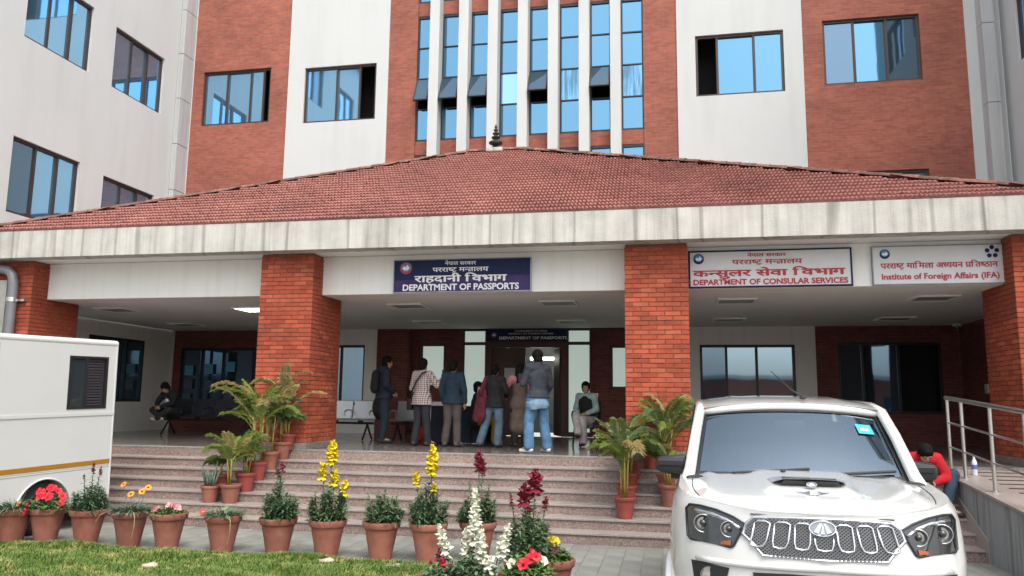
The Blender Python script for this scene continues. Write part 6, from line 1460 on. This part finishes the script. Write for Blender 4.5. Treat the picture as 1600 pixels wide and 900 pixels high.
palm('tall arching palm third up the steps below the pillar', *step_xyz(-6.47, 4), 1.55, 10, 1, REDP, .165, .28, lean=-.05, cane=.52, leafm=G_PALM, az0=3.0)
palm('potted palm fourth up the steps with yellow canes', *step_xyz(-6.42, 5), 1.35, 9, 1, TERRA, .165, .28, cane=.45)
palm('dry tipped palm fifth up the steps below the pillar', *step_xyz(-6.36, 6), 1.45, 9, 1, TERRA, .165, .28, cane=.5, leafm=G_DRY)
palm('dark leaved palm against the pillar foot at the stair head', -6.30, 12.44+.0, RS*7, .70, 8, 0, REDP, .14, .26, leafm=G_PALM2)
palm('lush palm lowest on the steps below the pillar near the car', *step_xyz(-.63, 2), 1.25, 10, 1, REDP, .155, .29, cane=.5, sz=1.15)
palm('palm second up the steps near the car', *step_xyz(-.62, 3), 1.15, 9, 1, REDP, .15, .27, cane=.5)
palm('palm third up the steps near the car', *step_xyz(-.60, 4), .95, 8, 1, REDP, .15, .27, cane=.4)
palm('dry palm fourth up the steps near the car', *step_xyz(-.56, 5), .8, 7, 1, REDP, .15, .27, leafm=G_DRY)
palm('yellow green palm in a pot half hidden by the car mirror', *step_xyz(-.02, 3), 1.0, 8, 1, TERRA, .165, .30, leafm=G_PALM, lean=-.1, az0=3.3)
palm('palm behind the car mirror on a middle step', *step_xyz(-.06, 4), 1.35, 9, 1, TERRA, .155, .28, cane=.5)
palm('palm before the pillar foot on an upper step', *step_xyz(-.06, 6), .95, 8, 1, REDP, .155, .28, cane=.45, leafm=G_PALM)
palm('small drooping palm beside the lush palm on an upper step', *step_xyz(-.30, 6), .6, 6, 1, REDP, .13, .22, leafm=G_PALM2)

# ---------------------------------------------------------------- grass
def grassmat():
    m, N, L, B = newmat('lawn_grass'); co = geopos(N); n1 = noise(N, L, 4.2, 6, co, .7); n2 = noise(N, L, 60, 2, co)
    r = ramp(N, [(.40, (.085, .165, .022)), (.54, (.14, .21, .035)), (.62, (.34, .33, .12)), (.75, (.50, .45, .23))]); L.new(n1.outputs['Fac'], r.inputs[0])
    r2 = ramp(N, [(.3, (.6,.62,.55)), (.7, (1.25,1.2,1.1))]); L.new(n2.outputs['Fac'], r2.inputs[0])
    L.new(mixc(N, L, r.outputs[0], r2.outputs[0], .8, 'MULTIPLY'), B.inputs['Base Color']); B.inputs['Roughness'].default_value = .6; return m
gm = MB(); gv, gf_ = gm.v, gm.f
def blade(x, y, h, w_, a, ln):
    c, s_ = math.cos(a), math.sin(a); b = len(gv); dx, dy = math.cos(a+1.2)*ln, math.sin(a+1.2)*ln
    gv.extend([(x-c*w_, y-s_*w_, .008), (x+c*w_, y+s_*w_, .008), (x+dx*.5+c*w_*.7, y+dy*.5+s_*w_*.7, .01+h*.7), (x+dx*.5-c*w_*.7, y+dy*.5-s_*w_*.7, .01+h*.7), (x+dx, y+dy, .01+h)]); gf_.extend([(b, b+1, b+2, b+3), (b+3, b+2, b+4)])
U = random.uniform
for k in range(95000):
    y = 8.90-2.4*U(0, 1)**1.3; x = U(-9.3, -2.45-.25*U(0, 1)**2); blade(x, y, U(.025, .06)+.05*max(0, math.sin(x*3.1+1.3*math.sin(y*4))*math.sin(y*5.3+x)), U(.003, .0055), U(0, 6.28), U(.01, .07))
for k in range(22000): blade(U(-16, -2.6), U(1.6, 6.6), U(.03, .07), U(.005, .009), U(0, 6.28), U(.01, .06))
o = link('grass', gm, grassmat(), None, fix=False, kind='stuff'); o['label'] = 'short green and straw coloured lawn grass along the pots'; o['category'] = 'grass'
for k, (x, y) in enumerate([(-3.86, 8.72), (-5.6, 8.0), (-3.0, 8.6)]):
    m_ = MB(); m_.ell((0, 0, .02), (.10, .07, .035), 10, 6); m_.v = [(a*(1+.1*math.sin(5*b*9)), b, c+.01*math.sin(a*40)) for a, b, c in m_.v]
    tag(link('stone', m_, M('pale_stone', (.45,.38,.28), .9, 0, .2, 12, .006), None, smooth=True, loc=(x, y, .02)), ['pale stone on the grass below the yellow snapdragon', 'pale stone in the grass away from the pots', 'pale stone on the grass below the leafy pot'][k], 'stone')
# ---------------------------------------------------------------- building across the yard (seen only in the glass)
ob_ = thing('office_building', 'plain red brick building across the yard facing the porch', 'building', (-3, -26, 0), world=True)
PO = lambda u, v, d: (u, -26-d, v)
hol = [(-26+5.2*i, -26+5.2*i+2.4, z, z+1.6) for i in range(10) for z in (1.0,)]
link('brick_wall', wall(PO, -28, 26, 0, 3.9, hol, .12), MT['brick'], ob_)
for h in hol: window(ob_, PO, *h, (h[0]+1.2,), [Gt, Gt], MT['frame'])
m_ = MB(); m_.box(-28.3, 26.3, -38, -25.7, 3.9, 4.2); link('roof_slab', m_, MT['white'], ob_); m_ = MB(); m_.box(-28, 26, -38, -27, 0, 3.9); link('dark_room_block', m_, MT['dark'], ob_)
